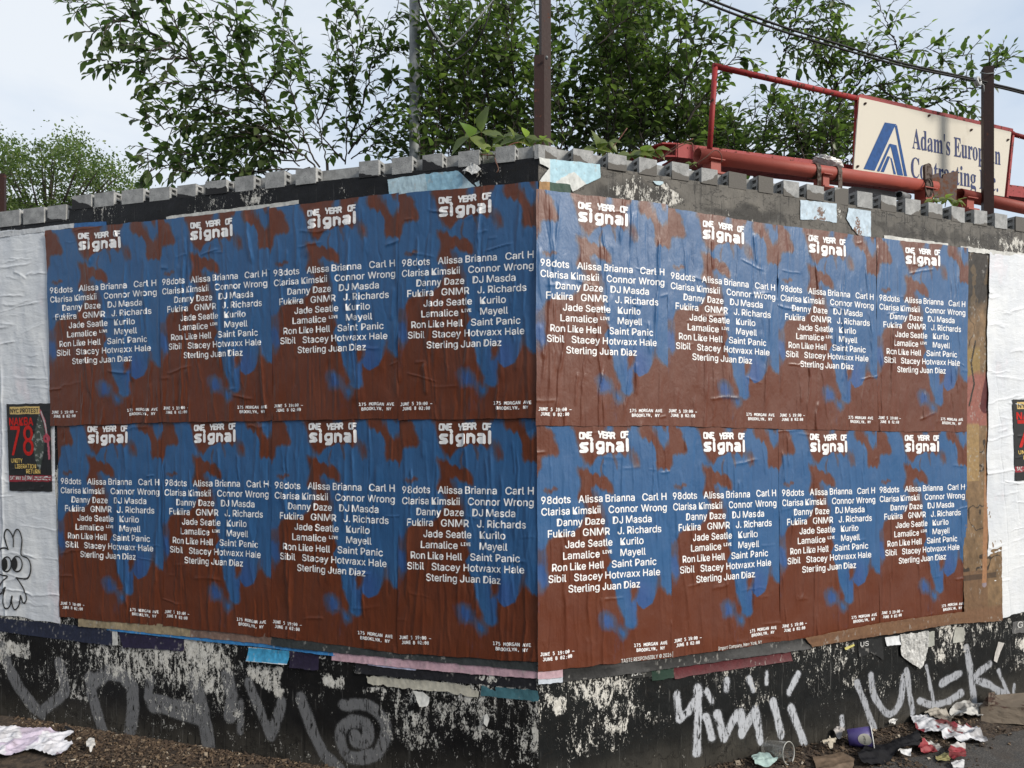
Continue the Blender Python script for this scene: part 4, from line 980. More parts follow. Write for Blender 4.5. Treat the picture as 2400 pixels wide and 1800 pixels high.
def hole_pipe(side, p, q, n, r, name, label, feet=(), straps=()):
    a, c = onw(side, *p, n), onw(side, *q, n); c[2] = a[2]+(c[2]-a[2])*.9
    rt = thing(name, label, 'pipe', a, 'red steel pipes lying along the wall top')
    mb = MB(); mb.pipe(a, c, r, .004, 32); mb.done('pipe_tube', M_REDP, rt, True)
    d = (c-a)/np.linalg.norm(c-a); e, N_ = FR[side]
    def onax(px): 
        t = np.clip((px-p[0])/(q[0]-p[0]), -1, 2); Ya, Yc = a[1], c[1]                     # same sight line
        lam = t*Ya/(t*Ya+(1-t)*Yc) if True else t
        return a+(c-a)*lam
    for px, wd in feet:
        o = onax(px); mb = MB()
        for (hw, hn, z0, z1) in ((wd*.38, .03, -r-.05, -r*.6), (wd*.55, .045, -r*.75, -r*.62), (wd*.6, .05, -r-.055, -r-.047)):
            mb.hexa([o+e*su*hw+N_*sn*hn+np.array([0, 0, z]) for z in (z0, z1) for su, sn in ((-1, 1), (1, 1), (1, -1), (-1, -1))])
        mb.done('foot', M_REDP, rt)
    for px in straps:
        o = onax(px); mb = MB(); k = 28; V = []
        for rr in (r+.0015, r+.005):
            for w_ in (-.012, .012):
                for i in range(k):
                    an = 2*pi*i/k; V.append(o+d*w_+rr*(cos(an)*N_+sin(an)*np.array([0, 0, 1.])))
        Fc = []
        for A2, B2 in ((0, 1), (1, 3), (3, 2), (2, 0)): Fc += [(A2*k+i, A2*k+(i+1) % k, B2*k+(i+1) % k, B2*k+i) for i in range(k)]
        mb.add(V, Fc)
        f = o+N_*(r+.004); mb.hexa([f+d*sx0*.012+N_*sn+np.array([0, 0, z]) for z in (-.085, -.0) for sx0, sn in ((-1, .0), (1, .0), (1, -.004), (-1, -.004))])
        mb.done('strap', M_STRAP, rt)
    return rt
hole_pipe('R', (1634, 364), (2190, 437), -.15, .0315, 'steel_pipe', 'long faded red pipe with two rusty straps resting on the wall top', ((1668, .07), (1925, .05), (2165, .08)), (1907, 1956))
hole_pipe('R', (2249, 456), (2640, 540), -.15, .0315, 'steel_pipe', 'faded red pipe passing behind the right brown post', ((2262, .07), (2480, .07)))
# the red channel beam behind
a, c = onw('R', 1589, 335, -.34), onw('R', 2392, 436, -.34); d = (c-a)/np.linalg.norm(c-a); c = a+d*(np.linalg.norm(c-a)+.5)
up = np.array([0, 0, 1.]); rt = thing('steel_beam', 'chipped red steel channel frame lying behind the red pipe', 'beam', a)
def plank(mb, a, c, up, hi, back, th): mb.hexa([q+up*z+back*t for z in (-hi, 0) for q, t in ((a, 0), (c, 0), (c, th), (a, th))])
bk = -NR_
mb = MB(); plank(mb, a, c, up, .066, bk, .008); plank(mb, a+bk*.010, c+bk*.010, up, .008, bk, .12); plank(mb, a+bk*.010-up*.058, c+bk*.010-up*.058, up, .008, bk, .12); mb.done('channel', M_REDF, rt)
mb = MB(); a2, c2 = a-d*.004+bk*.0, a-d*.20+bk*.42
plank(mb, a2, c2, up, .066, -d*.8+bk*.2, .008); plank(mb, a2-d*.010, c2-d*.010, up, .007, -d*.9+bk*.2, .07); plank(mb, a2-d*.010-up*.059, c2-d*.010-up*.059, up, .007, -d*.9+bk*.2, .07); mb.done('end_channel', M_REDF, rt)
# rail frame and sign
nS = -.27
rt = thing('pipe_rail', 'red pipe guard rail frame standing behind the wall and carrying the sign', 'rail', onw('R', 1663, 352, nS))
mb = MB(); mb.tube([onw('R', 1662, 365, nS), onw('R', 1670, 250, nS), onw('R', 1676, 158, nS)], .0125, 14); mb.done('upright', M_REDF, rt, True)
mb = MB(); mb.tube([onw('R', 1672, 154, nS), onw('R', 2009, 231, nS)], .0135, 14); mb.done('top_rail', M_REDF, rt, True)
mb = MB(); mb.tube([onw('R', 2368, 313, nS), onw('R', 2420, 327, nS), onw('R', 2700, 402, nS)], .0125, 14); mb.done('top_rail', M_REDF, rt, True)
sq = [(2014, 228), (2370, 309), (2354, 461), (2001, 398)]
rt = thing('company_sign', 'dirty white board sign with blue A shaped logo and serif lettering in a red frame', 'sign', onw('R', 2178, 430, nS))
mb = MB(); P0 = [onw('R', *p, nS+.012) for p in sq]
mb.hexa([P0[3], P0[2], P0[2]-NR_*.006, P0[3]-NR_*.006, P0[0], P0[1], P0[1]-NR_*.006, P0[0]-NR_*.006])
m, n, b = mat('dirty_white_board'); N = NB(n); v = N.obj()
st_ = N.rng(N.noise(N.obj((7, 7, 3)), 1, 7, .7, .6), .54, .72, 0, .55)
N.l(N.mix(N.noise(v, 3, 4), N.mix(st_, (.60, .56, .475), (.36, .31, .24)), (.56, .53, .46)), b.inputs['Base Color']); b.inputs['Roughness'].default_value = .6
N.l(N.bump(N.noise(v, 60, 4), .1, .002), b.inputs['Normal'])
b.inputs['Specular IOR Level'].default_value = .1; mb.done('board', m, rt)
def bar(a, c, wdt, nm):
    mb = MB(); a, c = np.array(a), np.array(c); dd = (c-a)/np.linalg.norm(c-a); s_ = np.cross(dd, NR_); s_ /= np.linalg.norm(s_)
    mb.hexa([q+s_*x+NR_*y for q in (a, c) for x, y in ((-wdt, .009), (wdt, .009), (wdt, -.012), (-wdt, -.012))]); mb.done(nm, M_REDF, rt)
bar(onw('R', 2005, 400, nS), onw('R', 2011, 225, nS), .010, 'frame_bar'); bar(onw('R', 2013, 226, nS-.012), onw('R', 2371, 307, nS-.012), .010, 'frame_bar'); bar(onw('R', 2358, 463, nS), onw('R', 2373, 309, nS), .008, 'frame_bar')
zr = lambda *p: [(1960+x/3.859, 130+y/3.859) for x, y in p]
M_LOGO = inkm('logo_blue', (.016, .075, .24)); M_LET = inkm('faded_navy_ink', (.045, .06, .15))
mb = MB()
for pl in (((440, 605), (545, 622), (525, 652), (348, 1042), (248, 1026)), ((532, 640), (549, 627), (642, 1092), (616, 1088)), ((485, 797), (545, 812), (606, 1086), (555, 1080), (500, 850)),
           ((480, 800), (494, 815), (392, 1050), (368, 1046)), ((465, 910), (488, 915), (432, 1055), (402, 1051)), ((490, 920), (502, 930), (541, 1075), (520, 1072))):
    V = [onw('R', *p, nS+.0135) for p in zr(*pl)]; mb.add(V, [tuple(range(len(V)-1, -1, -1))])
mb.done('logo', M_LOGO, rt)
letters_on('R', nS+.0135, serif("Adam's European"), *zr((690, 838), (1487, 990)), 46, M_LET, rt, 'name_lettering', MATH, .42)
letters_on('R', nS+.0135, serif("Contracting Inc")+".", *zr((678, 1100), (1465, 1232)), 47, M_LET, rt, 'name_lettering', MATH, .42)
for x, y in ((258, 437), (836, 545), (1217, 675), (1548, 765), (190, 1005)):
    p = onw('R', *zr((x, y))[0], nS+.012); mb = MB(); mb.tube([p, p+NR_*.006], .0065, 10); mb.tube([p+NR_*.006, p+NR_*.011], .0035, 8); mb.done('bolt', M_RUST, rt)
# bracket, board and bag on top of the right wall
rt = thing('steel_bracket', 'rust red notched steel bracket at the end of the long pipe', 'bracket', onw('R', 2205, 470, -.16))
def slab(poly, n0, th, nm, mt, par):
    mb = MB(); k = len(poly); A_ = [onw('R', *p, n0) for p in poly]; B_ = [q-NR_*th for q in A_]
    mb.add(A_+B_, [tuple(range(k-1, -1, -1)), tuple(range(k, 2*k))]+[(i, (i+1) % k, k+(i+1) % k, k+i) for i in range(k)]); return mb.done(nm, mt, par)
slab([(2184, 410), (2200, 405), (2203, 416), (2209, 419), (2212, 408), (2246, 400), (2241, 470), (2190, 462)], -.13, .010, 'notched_plate', M_RUST, rt)
slab([(2168, 390), (2171, 384), (2177, 382), (2182, 385), (2184, 392), (2186, 460), (2171, 463)], -.115, .014, 'round_bar', M_STRAP, rt)
mb = MB(); cc_ = [onw('R', 2178+9*cos(t), 440+22*sin(t), -.108) for t in np.linspace(0, 2*pi, 24)]; mb.tube(cc_, .003, 6); mb.done('wire_loop', M_STRAP, rt, True)
slab([(2000, 437), (2045, 442), (2100, 450), (2118, 454), (2118, 466), (2000, 452)], -.20, .03, 'grey_board', M_GREYB, None)
tag(bpy.data.objects['grey_board'], 'flat grey painted board under the red pipe below the sign', 'board')
rt = thing('short_tube', 'short grey tube end lying on the wall blocks under the pipe', 'tube', onw('R', 2108, 462, -.06))
mb = MB(); mb.pipe(onw('R', 2107, 456, -.02), onw('R', 2128, 462, -.2), .017, .003, 20); mb.done('tube', M_GREYB, rt, True)

# posts
def sqpost(name, label, cx, y0, y1, Y, wdt, rot, m_, extra=None, dep=None):
    p0, p1 = at(cx, y1, Y), at(cx, y0, Y); p1[:2] = p0[:2]
    rt = thing(name, label, 'post', p0); h = wdt/2; g = (dep or wdt)/2
    cs = [(cos(rot)*x-sin(rot)*y, sin(rot)*x+cos(rot)*y) for x, y in ((-h, -g), (h, -g), (h, g), (-h, g))]
    mb = MB(); mb.hexa([q+np.array([x, y, 0]) for q in (p0, p1) for x, y in cs]); mb.done('post', m_, rt)
    return rt, p0, p1
rt, p0, p1 = sqpost('steel_post', 'tall brown steel post rising behind the wall corner', 1277, -90, 420, 2.98, .040, radians(14), M_BROWN)
a = at(1262, 420, 2.985); mb = MB(); z1 = at(1262, 138, 2.985)[2]
for x0, x1, y0, y1 in ((-.018, .022, -.034, -.029), (-.018, -.012, -.028, .03)):
    mb.hexa([np.array([a[0]+x, a[1]+y, z]) for z in (a[2], z1) for x, y in ((x0, y0), (x1, y0), (x1, y1), (x0, y1))])
mb.done('angle_iron', M_BROWN, rt)
q = at(1281, 137, 2.94); mb = MB(); mb.tube([q, q+np.array([0, -.012, 0])], .0055, 10); mb.done('bolt', M_GALV, rt, True)
rt, p0, p1 = sqpost('steel_post', 'short dark brown square post holding the cable at the right', 2314.5, 159, 505, 3.83, .047, radians(-18), M_BROWN)
ip = at(2291, 191, 3.79); mb = MB(); k = 20
ring = [(.013, -.012), (.024, -.011), (.027, -.004), (.022, 0), (.027, .004), (.024, .011), (.013, .012)]
ax = np.array([.55, -.8, .1]); ax /= np.linalg.norm(ax); x_ = np.cross(ax, up); x_ /= np.linalg.norm(x_); y_ = np.cross(ax, x_)
V = [ip+ax*h_+r_*(cos(2*pi*i/k)*x_+sin(2*pi*i/k)*y_) for r_, h_ in ring for i in range(k)]
Fc = [(j*k+i, j*k+(i+1) % k, ((j+1) % 7)*k+(i+1) % k, ((j+1) % 7)*k+i) for j in range(7) for i in range(k)]
mb.add(V, Fc); mb.done('insulator', plain('glazed_porcelain', (.5, .52, .52), .25, (.35, .36, .36), 20, .05), rt, True)
mb = MB(); mb.tube([at(2299, 170, 3.80)+0, at(2313, 173, 3.785), at(2330, 171, 3.80), at(2331, 170, 3.86), at(2300, 168, 3.87), at(2298, 169, 3.81)], .0025, 6); mb.tube([ip, at(2305, 200, 3.80), at(2306, 215, 3.795)], .004, 6); mb.done('tie_wire', M_GALV, rt, True)
sqpost('steel_post', 'thin rust brown post behind the wall at the far left', 7, 408, 520, 3.66, .022, .2, M_BROWN)
p0, p1 = at(972, 990, 4.55), at(972, -120, 4.55); p0[2] = 0
rt = thing('utility_pole', 'grey galvanised pole with cable loops rising among the trees', 'pole', p0)
mb = MB(); mb.tube([p0, (p0+p1)/2, p1], [.036, .0348, .0338], 24); mb.done('pole_shaft', M_GALV, rt, True)
z2 = lambda *p: [(800+x/2.765, y/2.765) for x, y in p]
for lst in (((488, -60), (500, 10), (560, 140), (620, 235), (680, 302), (760, 262), (880, 125), (1010, -30)), ((496, -50), (512, 40), (600, 225), (690, 352), (738, 386), (850, 300), (930, 172), (995, -40))):
    mb = MB(); mb.tube(catmull([at(x, y, 4.36+.02*(i % 3)) for i, (x, y) in enumerate(z2(*lst))], 6), .0052, 6); mb.done('cable_loop', plain('pale_cable', (.22, .23, .24), .4) if lst[0][0] == 488 else M_DARK, rt, True)
# overhead cable
pts = [(1500, -75, 3.15), (1643, -4, 3.25), (1817, 62, 3.40), (1962, 107, 3.52), (2106, 149, 3.65), (2288, 188, 3.79)]
cen = catmull([at(x, y, Y) for x, y, Y in pts], 14)
rt = thing('overhead_cable', 'twisted black double cable crossing the sky down to the right post', 'cable', cen[-1])
seg2 = catmull([at(2292, 190, 3.79), at(2330, 200, 3.84), at(2400, 217, 3.95), at(2640, 280, 4.3)], 10)
for ph in (0, pi):
    mb = MB()
    for line, am in ((cen, 1), (seg2, .6)):
        L2 = [p+am*np.array([0, .2, 1])*.0095*sin(ph+.9+i*.021)*(1 if am == 1 else .8)+am*np.array([0, -.006, 0])*cos(ph+i*.03) for i, p in enumerate(line)]
        mb.tube(L2, .0052, 8)
    mb.done('strand', M_DARK, rt, True)

# ================================================================ TREES AND VINES
m, n, b = mat('leaf'); N = NB(n)
lv = N.attr('tint').outputs['Fac']
lc = N.ramp(lv, [(0., (.038, .058, .022)), (.45, (.076, .105, .034)), (.8, (.125, .155, .048)), (1., (.19, .225, .065))])
geo = N.n('ShaderNodeNewGeometry')
lc = N.mix(geo.outputs['Backfacing'], lc, N.mix(1., lc, (1.25, 1.3, 1.5), 'MULTIPLY'))
N.l(lc, b.inputs['Base Color']); b.inputs['Roughness'].default_value = .42; b.inputs['Specular IOR Level'].default_value = .4
tr = N.n('ShaderNodeBsdfTranslucent'); N.l(N.mix(1., lc, (1.6, 1.9, .9), 'MULTIPLY'), tr.inputs[0])
ms = N.n('ShaderNodeMixShader'); ms.inputs[0].default_value = .42; N.l(b.outputs[0], ms.inputs[1]); N.l(tr.outputs[0], ms.inputs[2])
N.l(ms.outputs[0], n.nodes['Material Output'].inputs[0]); M_LEAF = m
M_BARK = plain('bark', (.050, .040, .032), .9, (.025, .02, .017), 25, .6, .006)
ST = np.array([0, .22, .5, .78, 1.]); WD = np.array([0, .72, 1., .6, 0])
def leaves(P, D, Nn, Ln, Wd, droop, tint):
    """arrays of leaves: base, direction, normal, length, width -> verts, faces, attr"""
    n_ = len(P); D = D/np.linalg.norm(D, axis=1, keepdims=True); S2 = np.cross(Nn, D); S2 /= np.linalg.norm(S2, axis=1, keepdims=True)+1e-9; Nn = np.cross(D, S2)
    V = []
    for k, (s, w) in enumerate(zip(ST, WD)):
        c = P+D*(Ln*s)[:, None]-Nn*(Ln*droop*s*s)[:, None]
        if k in (0, 4): V.append(c)
        else:
            sd_ = S2*(Wd*.5*w)[:, None]+Nn*(Wd*.16*w)[:, None]; V += [c, c+sd_, c-S2*(Wd*.5*w)[:, None]+Nn*(Wd*.16*w)[:, None]]
    V = np.stack(V, 1)                                        # n,11,3 : 0 | 1 2 3 | 4 5 6 | 7 8 9 | 10
    T = np.array([(0, 1, 2), (0, 3, 1), (7, 10, 8), (7, 9, 10)]); Q = np.array([(1, 4, 5, 2), (1, 3, 6, 4), (4, 7, 8, 5), (4, 6, 9, 7)])
    off = (np.arange(n_)*11)[:, None, None]
    return V.reshape(-1, 3), [(T[None]+off).reshape(-1, 3), (Q[None]+off).reshape(-1, 4)], np.repeat(tint, 11)
def shrub(name, label, base_pxY, stems, seed, twig=.075, tl=(.12, .38), ls=(.055, .09), wfrac=.52, r0=.007, group=None, tint0=.35, keep=1., start=.12):
    """stems: list of [(px,py,Y),...]; twigs with alternate leaves grow along every stem"""
    R = np.random.RandomState(seed); b0 = at(*base_pxY); b0[2] = 0
    rt = thing(name, label, 'tree' if 'tree' in name or 'sapling' in name else 'shrub', b0, group)
    wood = MB(); LP, LD, LN, LL, LW, LT = [], [], [], [], [], []
    wood.tube([b0, b0*.5+.5*at(*stems[0][0])+np.array([.03, .02, 0]), at(*stems[0][0])], [r0*2.2, r0*1.8, r0*1.4], 8)
    for st in stems:
        P = catmull([at(*p) for p in st], 8); P = [p+R.normal(0, .006, 3) for p in P]
        n_ = len(P); rr = r0*R.uniform(.55, 1.1)
        wood.tube(P, [max(rr*(1-i/n_)**.8, .0016) for i in range(n_)], 6)
        L_ = np.concatenate([[0], np.cumsum([np.linalg.norm(P[i+1]-P[i]) for i in range(n_-1)])])
        s = L_[-1]*start
        while s < L_[-1]:
            i = min(np.searchsorted(L_, s), n_-1); i0 = max(i-1, 0); f = (s-L_[i0])/(L_[i]-L_[i0]+1e-9); q = P[i0]*(1-f)+P[i]*f
            t = P[min(i+1, n_-1)]-P[max(i-2, 0)]; t = t/np.linalg.norm(t)
            s += twig*R.uniform(.5, 1.5)
            if R.rand() > keep: continue
            an = R.uniform(0, 2*pi); x = np.cross(t, [0, 1, .1]); x /= np.linalg.norm(x)+1e-9; y = np.cross(t, x)
            d = t*R.uniform(.35, 1.0)+(x*cos(an)+y*sin(an)*.8)*R.uniform(.5, 1.)+np.array([0, 0, .12]); d /= np.linalg.norm(d)
            tlen = R.uniform(*tl)*(1.05-.45*s/L_[-1]); k = max(3, int(tlen/.07)+2)
            tp = [q]; dd = d
            for j in range(k): dd = dd+R.normal(0, .13, 3)+np.array([0, 0, -.05]); dd /= np.linalg.norm(dd); tp.append(tp[-1]+dd*tlen/k)
            wood.tube(tp, [.0026*(1-j/(k+1))+.0008 for j in range(k+1)], 4, caps=False)
            m_ = max(3, int(tlen/R.uniform(.024, .036))); sgn = 1
            for j in range(1, m_+1):
                w = j/m_*(k-.001); a_ = int(w); q2 = tp[a_]*(1-(w-a_))+tp[min(a_+1, k)]*(w-a_); t2 = tp[min(a_+1, k)]-tp[a_] if a_ < k else dd
                t2 = t2/(np.linalg.norm(t2)+1e-9); sd2 = np.cross(t2, [R.normal(0, .4), R.normal(0, .4), 1.]); sd2 /= np.linalg.norm(sd2)+1e-9
                ld = t2*R.uniform(.3, 1.)+sd2*sgn*R.uniform(.4, 1.)+np.array([0, 0, R.uniform(-.75, .15)]) if j < m_ else t2
                sgn = -sgn; ln = R.uniform(*ls)*(.62+.38*sin(pi*min(j/m_*.9+.12, 1)))
                LP.append(q2); LD.append(ld); LN.append(np.array([R.normal(0, .45), R.normal(-.15, .45), 1.])); LL.append(ln); LW.append(ln*wfrac*R.uniform(.8, 1.15))
                LT.append(np.clip(tint0+R.normal(0, .16)+(.2 if j > m_*.75 else 0), 0, 1))
    wood.done('trunk', M_BARK, rt, True)
    LL, LW = np.array(LL), np.array(LW); V, Fc, a_ = leaves(np.array(LP), np.array(LD), np.array(LN), LL, LW, R.uniform(.05, .3, len(LP)), np.array(LT))
    mk('crown', V, Fc, M_LEAF, rt, {'tint': a_}, True)
    return len(LP)
def Z1(Y0, Y1, *p): k = len(p)-1; return [(x/2.765, y/2.765, Y0+(Y1-Y0)*i/k) for i, (x, y) in enumerate(p)]
def Z2(Y0, Y1, *p): k = len(p)-1; return [(800+x/2.765, y/2.765, Y0+(Y1-Y0)*i/k) for i, (x, y) in enumerate(p)]
def Z3(Y0, Y1, *p): k = len(p)-1; return [(1600+x/2.765, y/2.765, Y0+(Y1-Y0)*i/k) for i, (x, y) in enumerate(p)]
nl = 0
GT = 'leafy young trees behind the wall'
nl += shrub('young_tree', 'leaning tree at the left arching its long limbs out over the sky', (755, 400, 4.5),
  [Z1(4.5, 4.3, (2070, 1100), (1960, 850), (1890, 600), (1850, 380), (1830, 300)), Z1(4.5, 4.2, (2050, 1090), (1850, 880), (1700, 650), (1520, 400), (1400, 220), (1320, 20), (1280, -90)),
   Z1(4.5, 4.0, (1850, 880), (1620, 650), (1380, 500), (1200, 370), (1000, 230), (800, 120), (600, 30), (400, 8)), Z1(4.2, 4.0, (1215, 375), (1050, 385), (880, 405), (740, 400), (660, 375)),
   Z1(4.45, 4.1, (1960, 990), (1650, 880), (1330, 810), (1070, 830), (930, 775)), Z1(4.5, 4.2, (1980, 1040), (1600, 1010), (1250, 1010), (1050, 985), (910, 995)),
   Z1(4.5, 4.2, (2000, 1090), (1650, 1110), (1350, 1130), (1100, 1090), (900, 1075)), Z1(4.3, 4.1, (1500, 760), (1250, 700), (1080, 690), (975, 655)),
   Z1(4.3, 4.1, (1480, 600), (1250, 560), (1080, 530), (960, 480)), Z1(4.2, 4.0, (1600, 480), (1540, 320), (1490, 140), (1470, 20)), Z1(4.2, 4.0, (1260, 420), (1180, 260), (1090, 60), (1010, -80)),
   Z1(4.2, 4.0, (1010, 240), (900, 150), (850, 60), (880, -30)), Z1(4.4, 4.5, (1780, 780), (1500, 900), (1250, 950), (1050, 940)), Z1(4.4, 4.2, (1850, 900), (1640, 800), (1450, 690), (1260, 640)),
   Z1(4.5, 4.6, (1900, 1000), (1700, 960), (1500, 930), (1300, 900)), Z1(4.5, 4.3, (1950, 1080), (1800, 960), (1620, 900), (1400, 860)), Z1(4.5, 4.4, (1750, 1140), (1500, 1080), (1300, 1060), (1150, 1040)),
   Z1(4.3, 4.2, (1750, 680), (1640, 560), (1500, 470), (1380, 400)), Z1(4.3, 4.1, (1700, 640), (1750, 520), (1780, 430), (1800, 330)), Z1(4.1, 4., (1100, 280), (980, 330), (900, 300), (860, 200)),
   Z1(4.0, 3.9, (820, 130), (700, 150), (640, 190), (585, 200)), Z1(4.2, 4.1, (1450, 260), (1560, 180), (1640, 190), (1700, 200))],
  5, twig=.039, tl=(.11, .29), tint0=.18, ls=(.058, .090), group=GT)
nl += shrub('young_tree', 'slender tree filling the gap left of the grey pole', (800, 400, 4.9),
  [Z1(4.9, 4.8, (2120, 1060), (2060, 800), (2010, 520), (1900, 270), (1800, 100), (1740, 20), (1720, -60)), Z2(4.9, 4.7, (30, 1060), (40, 800), (60, 600), (80, 400), (60, 200), (30, 60)), Z2(4.9, 4.7, (50, 900), (130, 700), (190, 450), (230, 300), (330, 120), (390, 60)),
   Z2(4.9, 4.8, (40, 1000), (160, 850), (300, 760), (430, 640)), Z2(4.9, 4.7, (70, 700), (10, 480), (-30, 300), (-40, 130)), Z2(4.9, 4.7, (90, 450), (130, 250), (110, 120), (90, 20)),
   Z2(4.9, 4.7, (60, 950), (200, 800), (280, 650), (330, 520)), Z2(4.9, 4.8, (60, 1030), (220, 940), (340, 900), (440, 850)), Z1(4.9, 4.7, (2060, 800), (2130, 650), (2150, 480), (2120, 330)), Z2(4.8, 4.7, (200, 450), (260, 360), (330, 320), (380, 330)), Z2(4.9, 4.8, (30, 1050), (-120, 900), (-200, 760)), Z2(4.9, 4.8, (0, 760), (-60, 640), (-140, 560))],
  6, twig=.040, tl=(.12, .30), ls=(.055, .085), tint0=.24, group=GT)
def thicket(R, x0, x1, n_, top, Y0, Y1, lean=60):
    o = []
    for i in range(n_):
        x = R.uniform(x0, x1); Y = R.uniform(Y0, Y1); tx = x+R.normal(0, lean); ty = top(tx)+R.uniform(0, 200)*(R.rand() < .55)
        o.append([(x, 410, Y), (x+R.normal(0, 18)+(tx-x)*.3, 410+(ty-410)*.35, Y+R.normal(0, .05)), (x+R.normal(0, 20)+(tx-x)*.7, 410+(ty-410)*.7, Y+R.normal(0, .08)), (tx, ty, Y-.08)])
    return o
R = np.random.RandomState(3)
nl += shrub('young_tree', 'dense leafy tree between the grey pole and the brown corner post', (1100, 400, 5.0),
  thicket(R, 985, 1260, 25, lambda x: -60 if x > 1000 else 120, 4.5, 5.3, 45), 7, twig=.034, tl=(.13, .34), tint0=.38, ls=(.050, .092), group=GT)
R = np.random.RandomState(4)
nl += shrub('young_tree', 'dense leafy tree just right of the brown corner post', (1420, 400, 4.9),
  thicket(R, 1255, 1640, 31, lambda x: -60 if x < 1520 else -60+(x-1520)*2.1, 4.4, 5.2, 40)+[Z3(4.4, 4.3, (-50, 700), (30, 500), (120, 350), (220, 250), (330, 130)), Z3(4.4, 4.3, (-100, 500), (-20, 300), (40, 150), (70, 90)), Z3(4.4, 4.3, (20, 800), (180, 560), (280, 430), (380, 350)), Z2(4.4, 4.3, (1650, 300), (1850, 120), (1980, 40), (2130, 10))],
  8, twig=.034, tl=(.13, .34), tint0=.36, ls=(.050, .090), group=GT)
R = np.random.RandomState(9)
nl += shrub('young_tree', 'low leafy growth behind the upright of the red rail frame', (1690, 400, 5.2),
  [[(x, 420, Y), (x+R.normal(0, 15), 370, Y), (x+R.normal(0, 35), t, Y)] for x, t, Y in [(R.uniform(1620, 1790), R.uniform(235, 330), R.uniform(4.7, 5.3)) for _ in range(20)]], 10, twig=.035, tl=(.11, .28), tint0=.42, group=GT)
nl += shrub('young_tree', 'tree with thin dark trunk behind the red rail and sign', (1790, 400, 5.0),
  [Z3(5., 4.8, (525, 1020), (540, 800), (600, 570), (660, 350), (700, 150), (705, -60)), Z3(4.9, 4.6, (690, 200), (760, 120), (850, 60), (950, 10), (1080, -20)), Z3(4.9, 4.7, (660, 300), (600, 220), (570, 150)), Z3(4.9, 4.7, (690, 230), (800, 250), (900, 330), (980, 420)),
   Z3(4.9, 4.7, (680, 330), (780, 400), (870, 390), (950, 420)), Z3(4.9, 4.6, (700, 120), (820, 150), (920, 130), (1000, 120)), Z3(4.9, 4.7, (690, 130), (620, 60), (580, 0)), Z3(4.9, 4.7, (690, 200), (740, 60), (720, -30)), Z3(4.9, 4.7, (670, 260), (740, 180), (860, 200), (930, 190)), Z3(4.9, 4.7, (650, 330), (700, 300), (790, 310)),
   Z3(4.9, 4.7, (930, 40), (945, 200), (990, 330), (1000, 440))], 11, twig=.036, tl=(.10, .27), tint0=.38, ls=(.05, .08), group=GT, start=.3)
R = np.random.RandomState(12)
nl += shrub('young_tree', 'spreading tree behind the white sign with twigs reaching right', (1930, 400, 4.8),
  [Z3(4.8, 4.6, (860, 1080), (900, 850), (960, 650), (1030, 520), (1150, 430), (1300, 380), (1500, 330), (1700, 320)), Z3(4.8, 4.6, (900, 850), (1050, 640), (1250, 560), (1450, 520), (1600, 440), (1720, 380), (1880, 360)), Z3(4.8, 4.6, (1000, 700), (1250, 640), (1500, 600), (1680, 570), (1800, 520)),
   Z3(4.7, 4.6, (1500, 720), (1640, 670), (1760, 650), (1900, 740)), Z3(4.7, 4.5, (1400, 380), (1370, 270), (1310, 130), (1270, 20)), Z3(4.6, 4.5, (1960, 480), (2050, 420), (2150, 360)), Z3(4.7, 4.5, (1800, 600), (1900, 560), (2000, 460), (2060, 420)), Z3(4.8, 4.7, (840, 1080), (760, 900), (700, 800), (650, 760)),
   Z3(4.8, 4.7, (800, 1060), (700, 980), (640, 900)), Z3(4.7, 4.5, (1180, 420), (1200, 330), (1210, 270)), Z3(4.8, 4.6, (1080, 600), (1200, 470), (1320, 420), (1420, 400)), Z3(4.7, 4.6, (1250, 560), (1400, 640), (1600, 660)), Z3(4.7, 4.6, (1000, 560), (960, 450), (900, 380), (840, 330))]
  +[[(1600+x/2.765, 1080/2.765, Y), (1600+(x+R.normal(0, 60))/2.765, (1080+t)/2/2.765, Y), (1600+(x+R.normal(0, 110))/2.765, t/2.765, Y)] for x, t, Y in [(R.uniform(640, 1120), R.uniform(600, 850), R.uniform(4.5, 5.)) for _ in range(20)]],
  13, twig=.035, tl=(.10, .26), tint0=.42, ls=(.045, .076), group=GT)
# far tree
R = np.random.RandomState(20); Yt = 15.
b0 = at(110, 990, Yt); b0[2] = 0
rt = thing('distant_tree', 'pale green tree far behind the wall at the far left', 'tree', b0)
sil = [(-120, 350), (0, 324), (54, 338), (127, 320), (181, 316), (217, 344), (268, 376), (300, 405), (316, 428), (320, 560), (-120, 560)]
mb = MB(); tp = at(110, 520, Yt); mb.tube([b0, (b0+tp)/2, tp], [.16, .13, .10], 8); LP = []
while len(LP) < 250:
    x, y = R.uniform(-120, 320), R.uniform(312, 560)
    if polysd(np.array([x]), np.array([y]), sil)[0] < 6: continue
    c = at(x, y, Yt+R.uniform(-1.2, 1.2)); LP.append(c)
    if len(LP) % 6 == 0: mb.tube([tp, tp*.5+c*.5+np.array([0, 0, -.25]), c], [.045, .025, .008], 5)
mb.done('trunk', M_BARK, rt, True)
P = np.concatenate([c+R.normal(0, 1, (84, 3))*np.array([.20, .20, .16])*R.choice([.45, .7, .95, 1.15]) for c in LP]); k = len(P); D = R.normal(0, 1, (k, 3)); D[:, 2] -= .3; ln = R.uniform(.04, .085, k)
V, Fc, a_ = leaves(P, D, R.normal(0, .6, (k, 3))+[0, 0, 1], ln, ln*.55, R.uniform(0, .2, k), np.clip(.46+R.normal(0, .2, k), 0, 1))
mk('crown', V, Fc, M_LEAF, rt, {'tint': a_}, True)

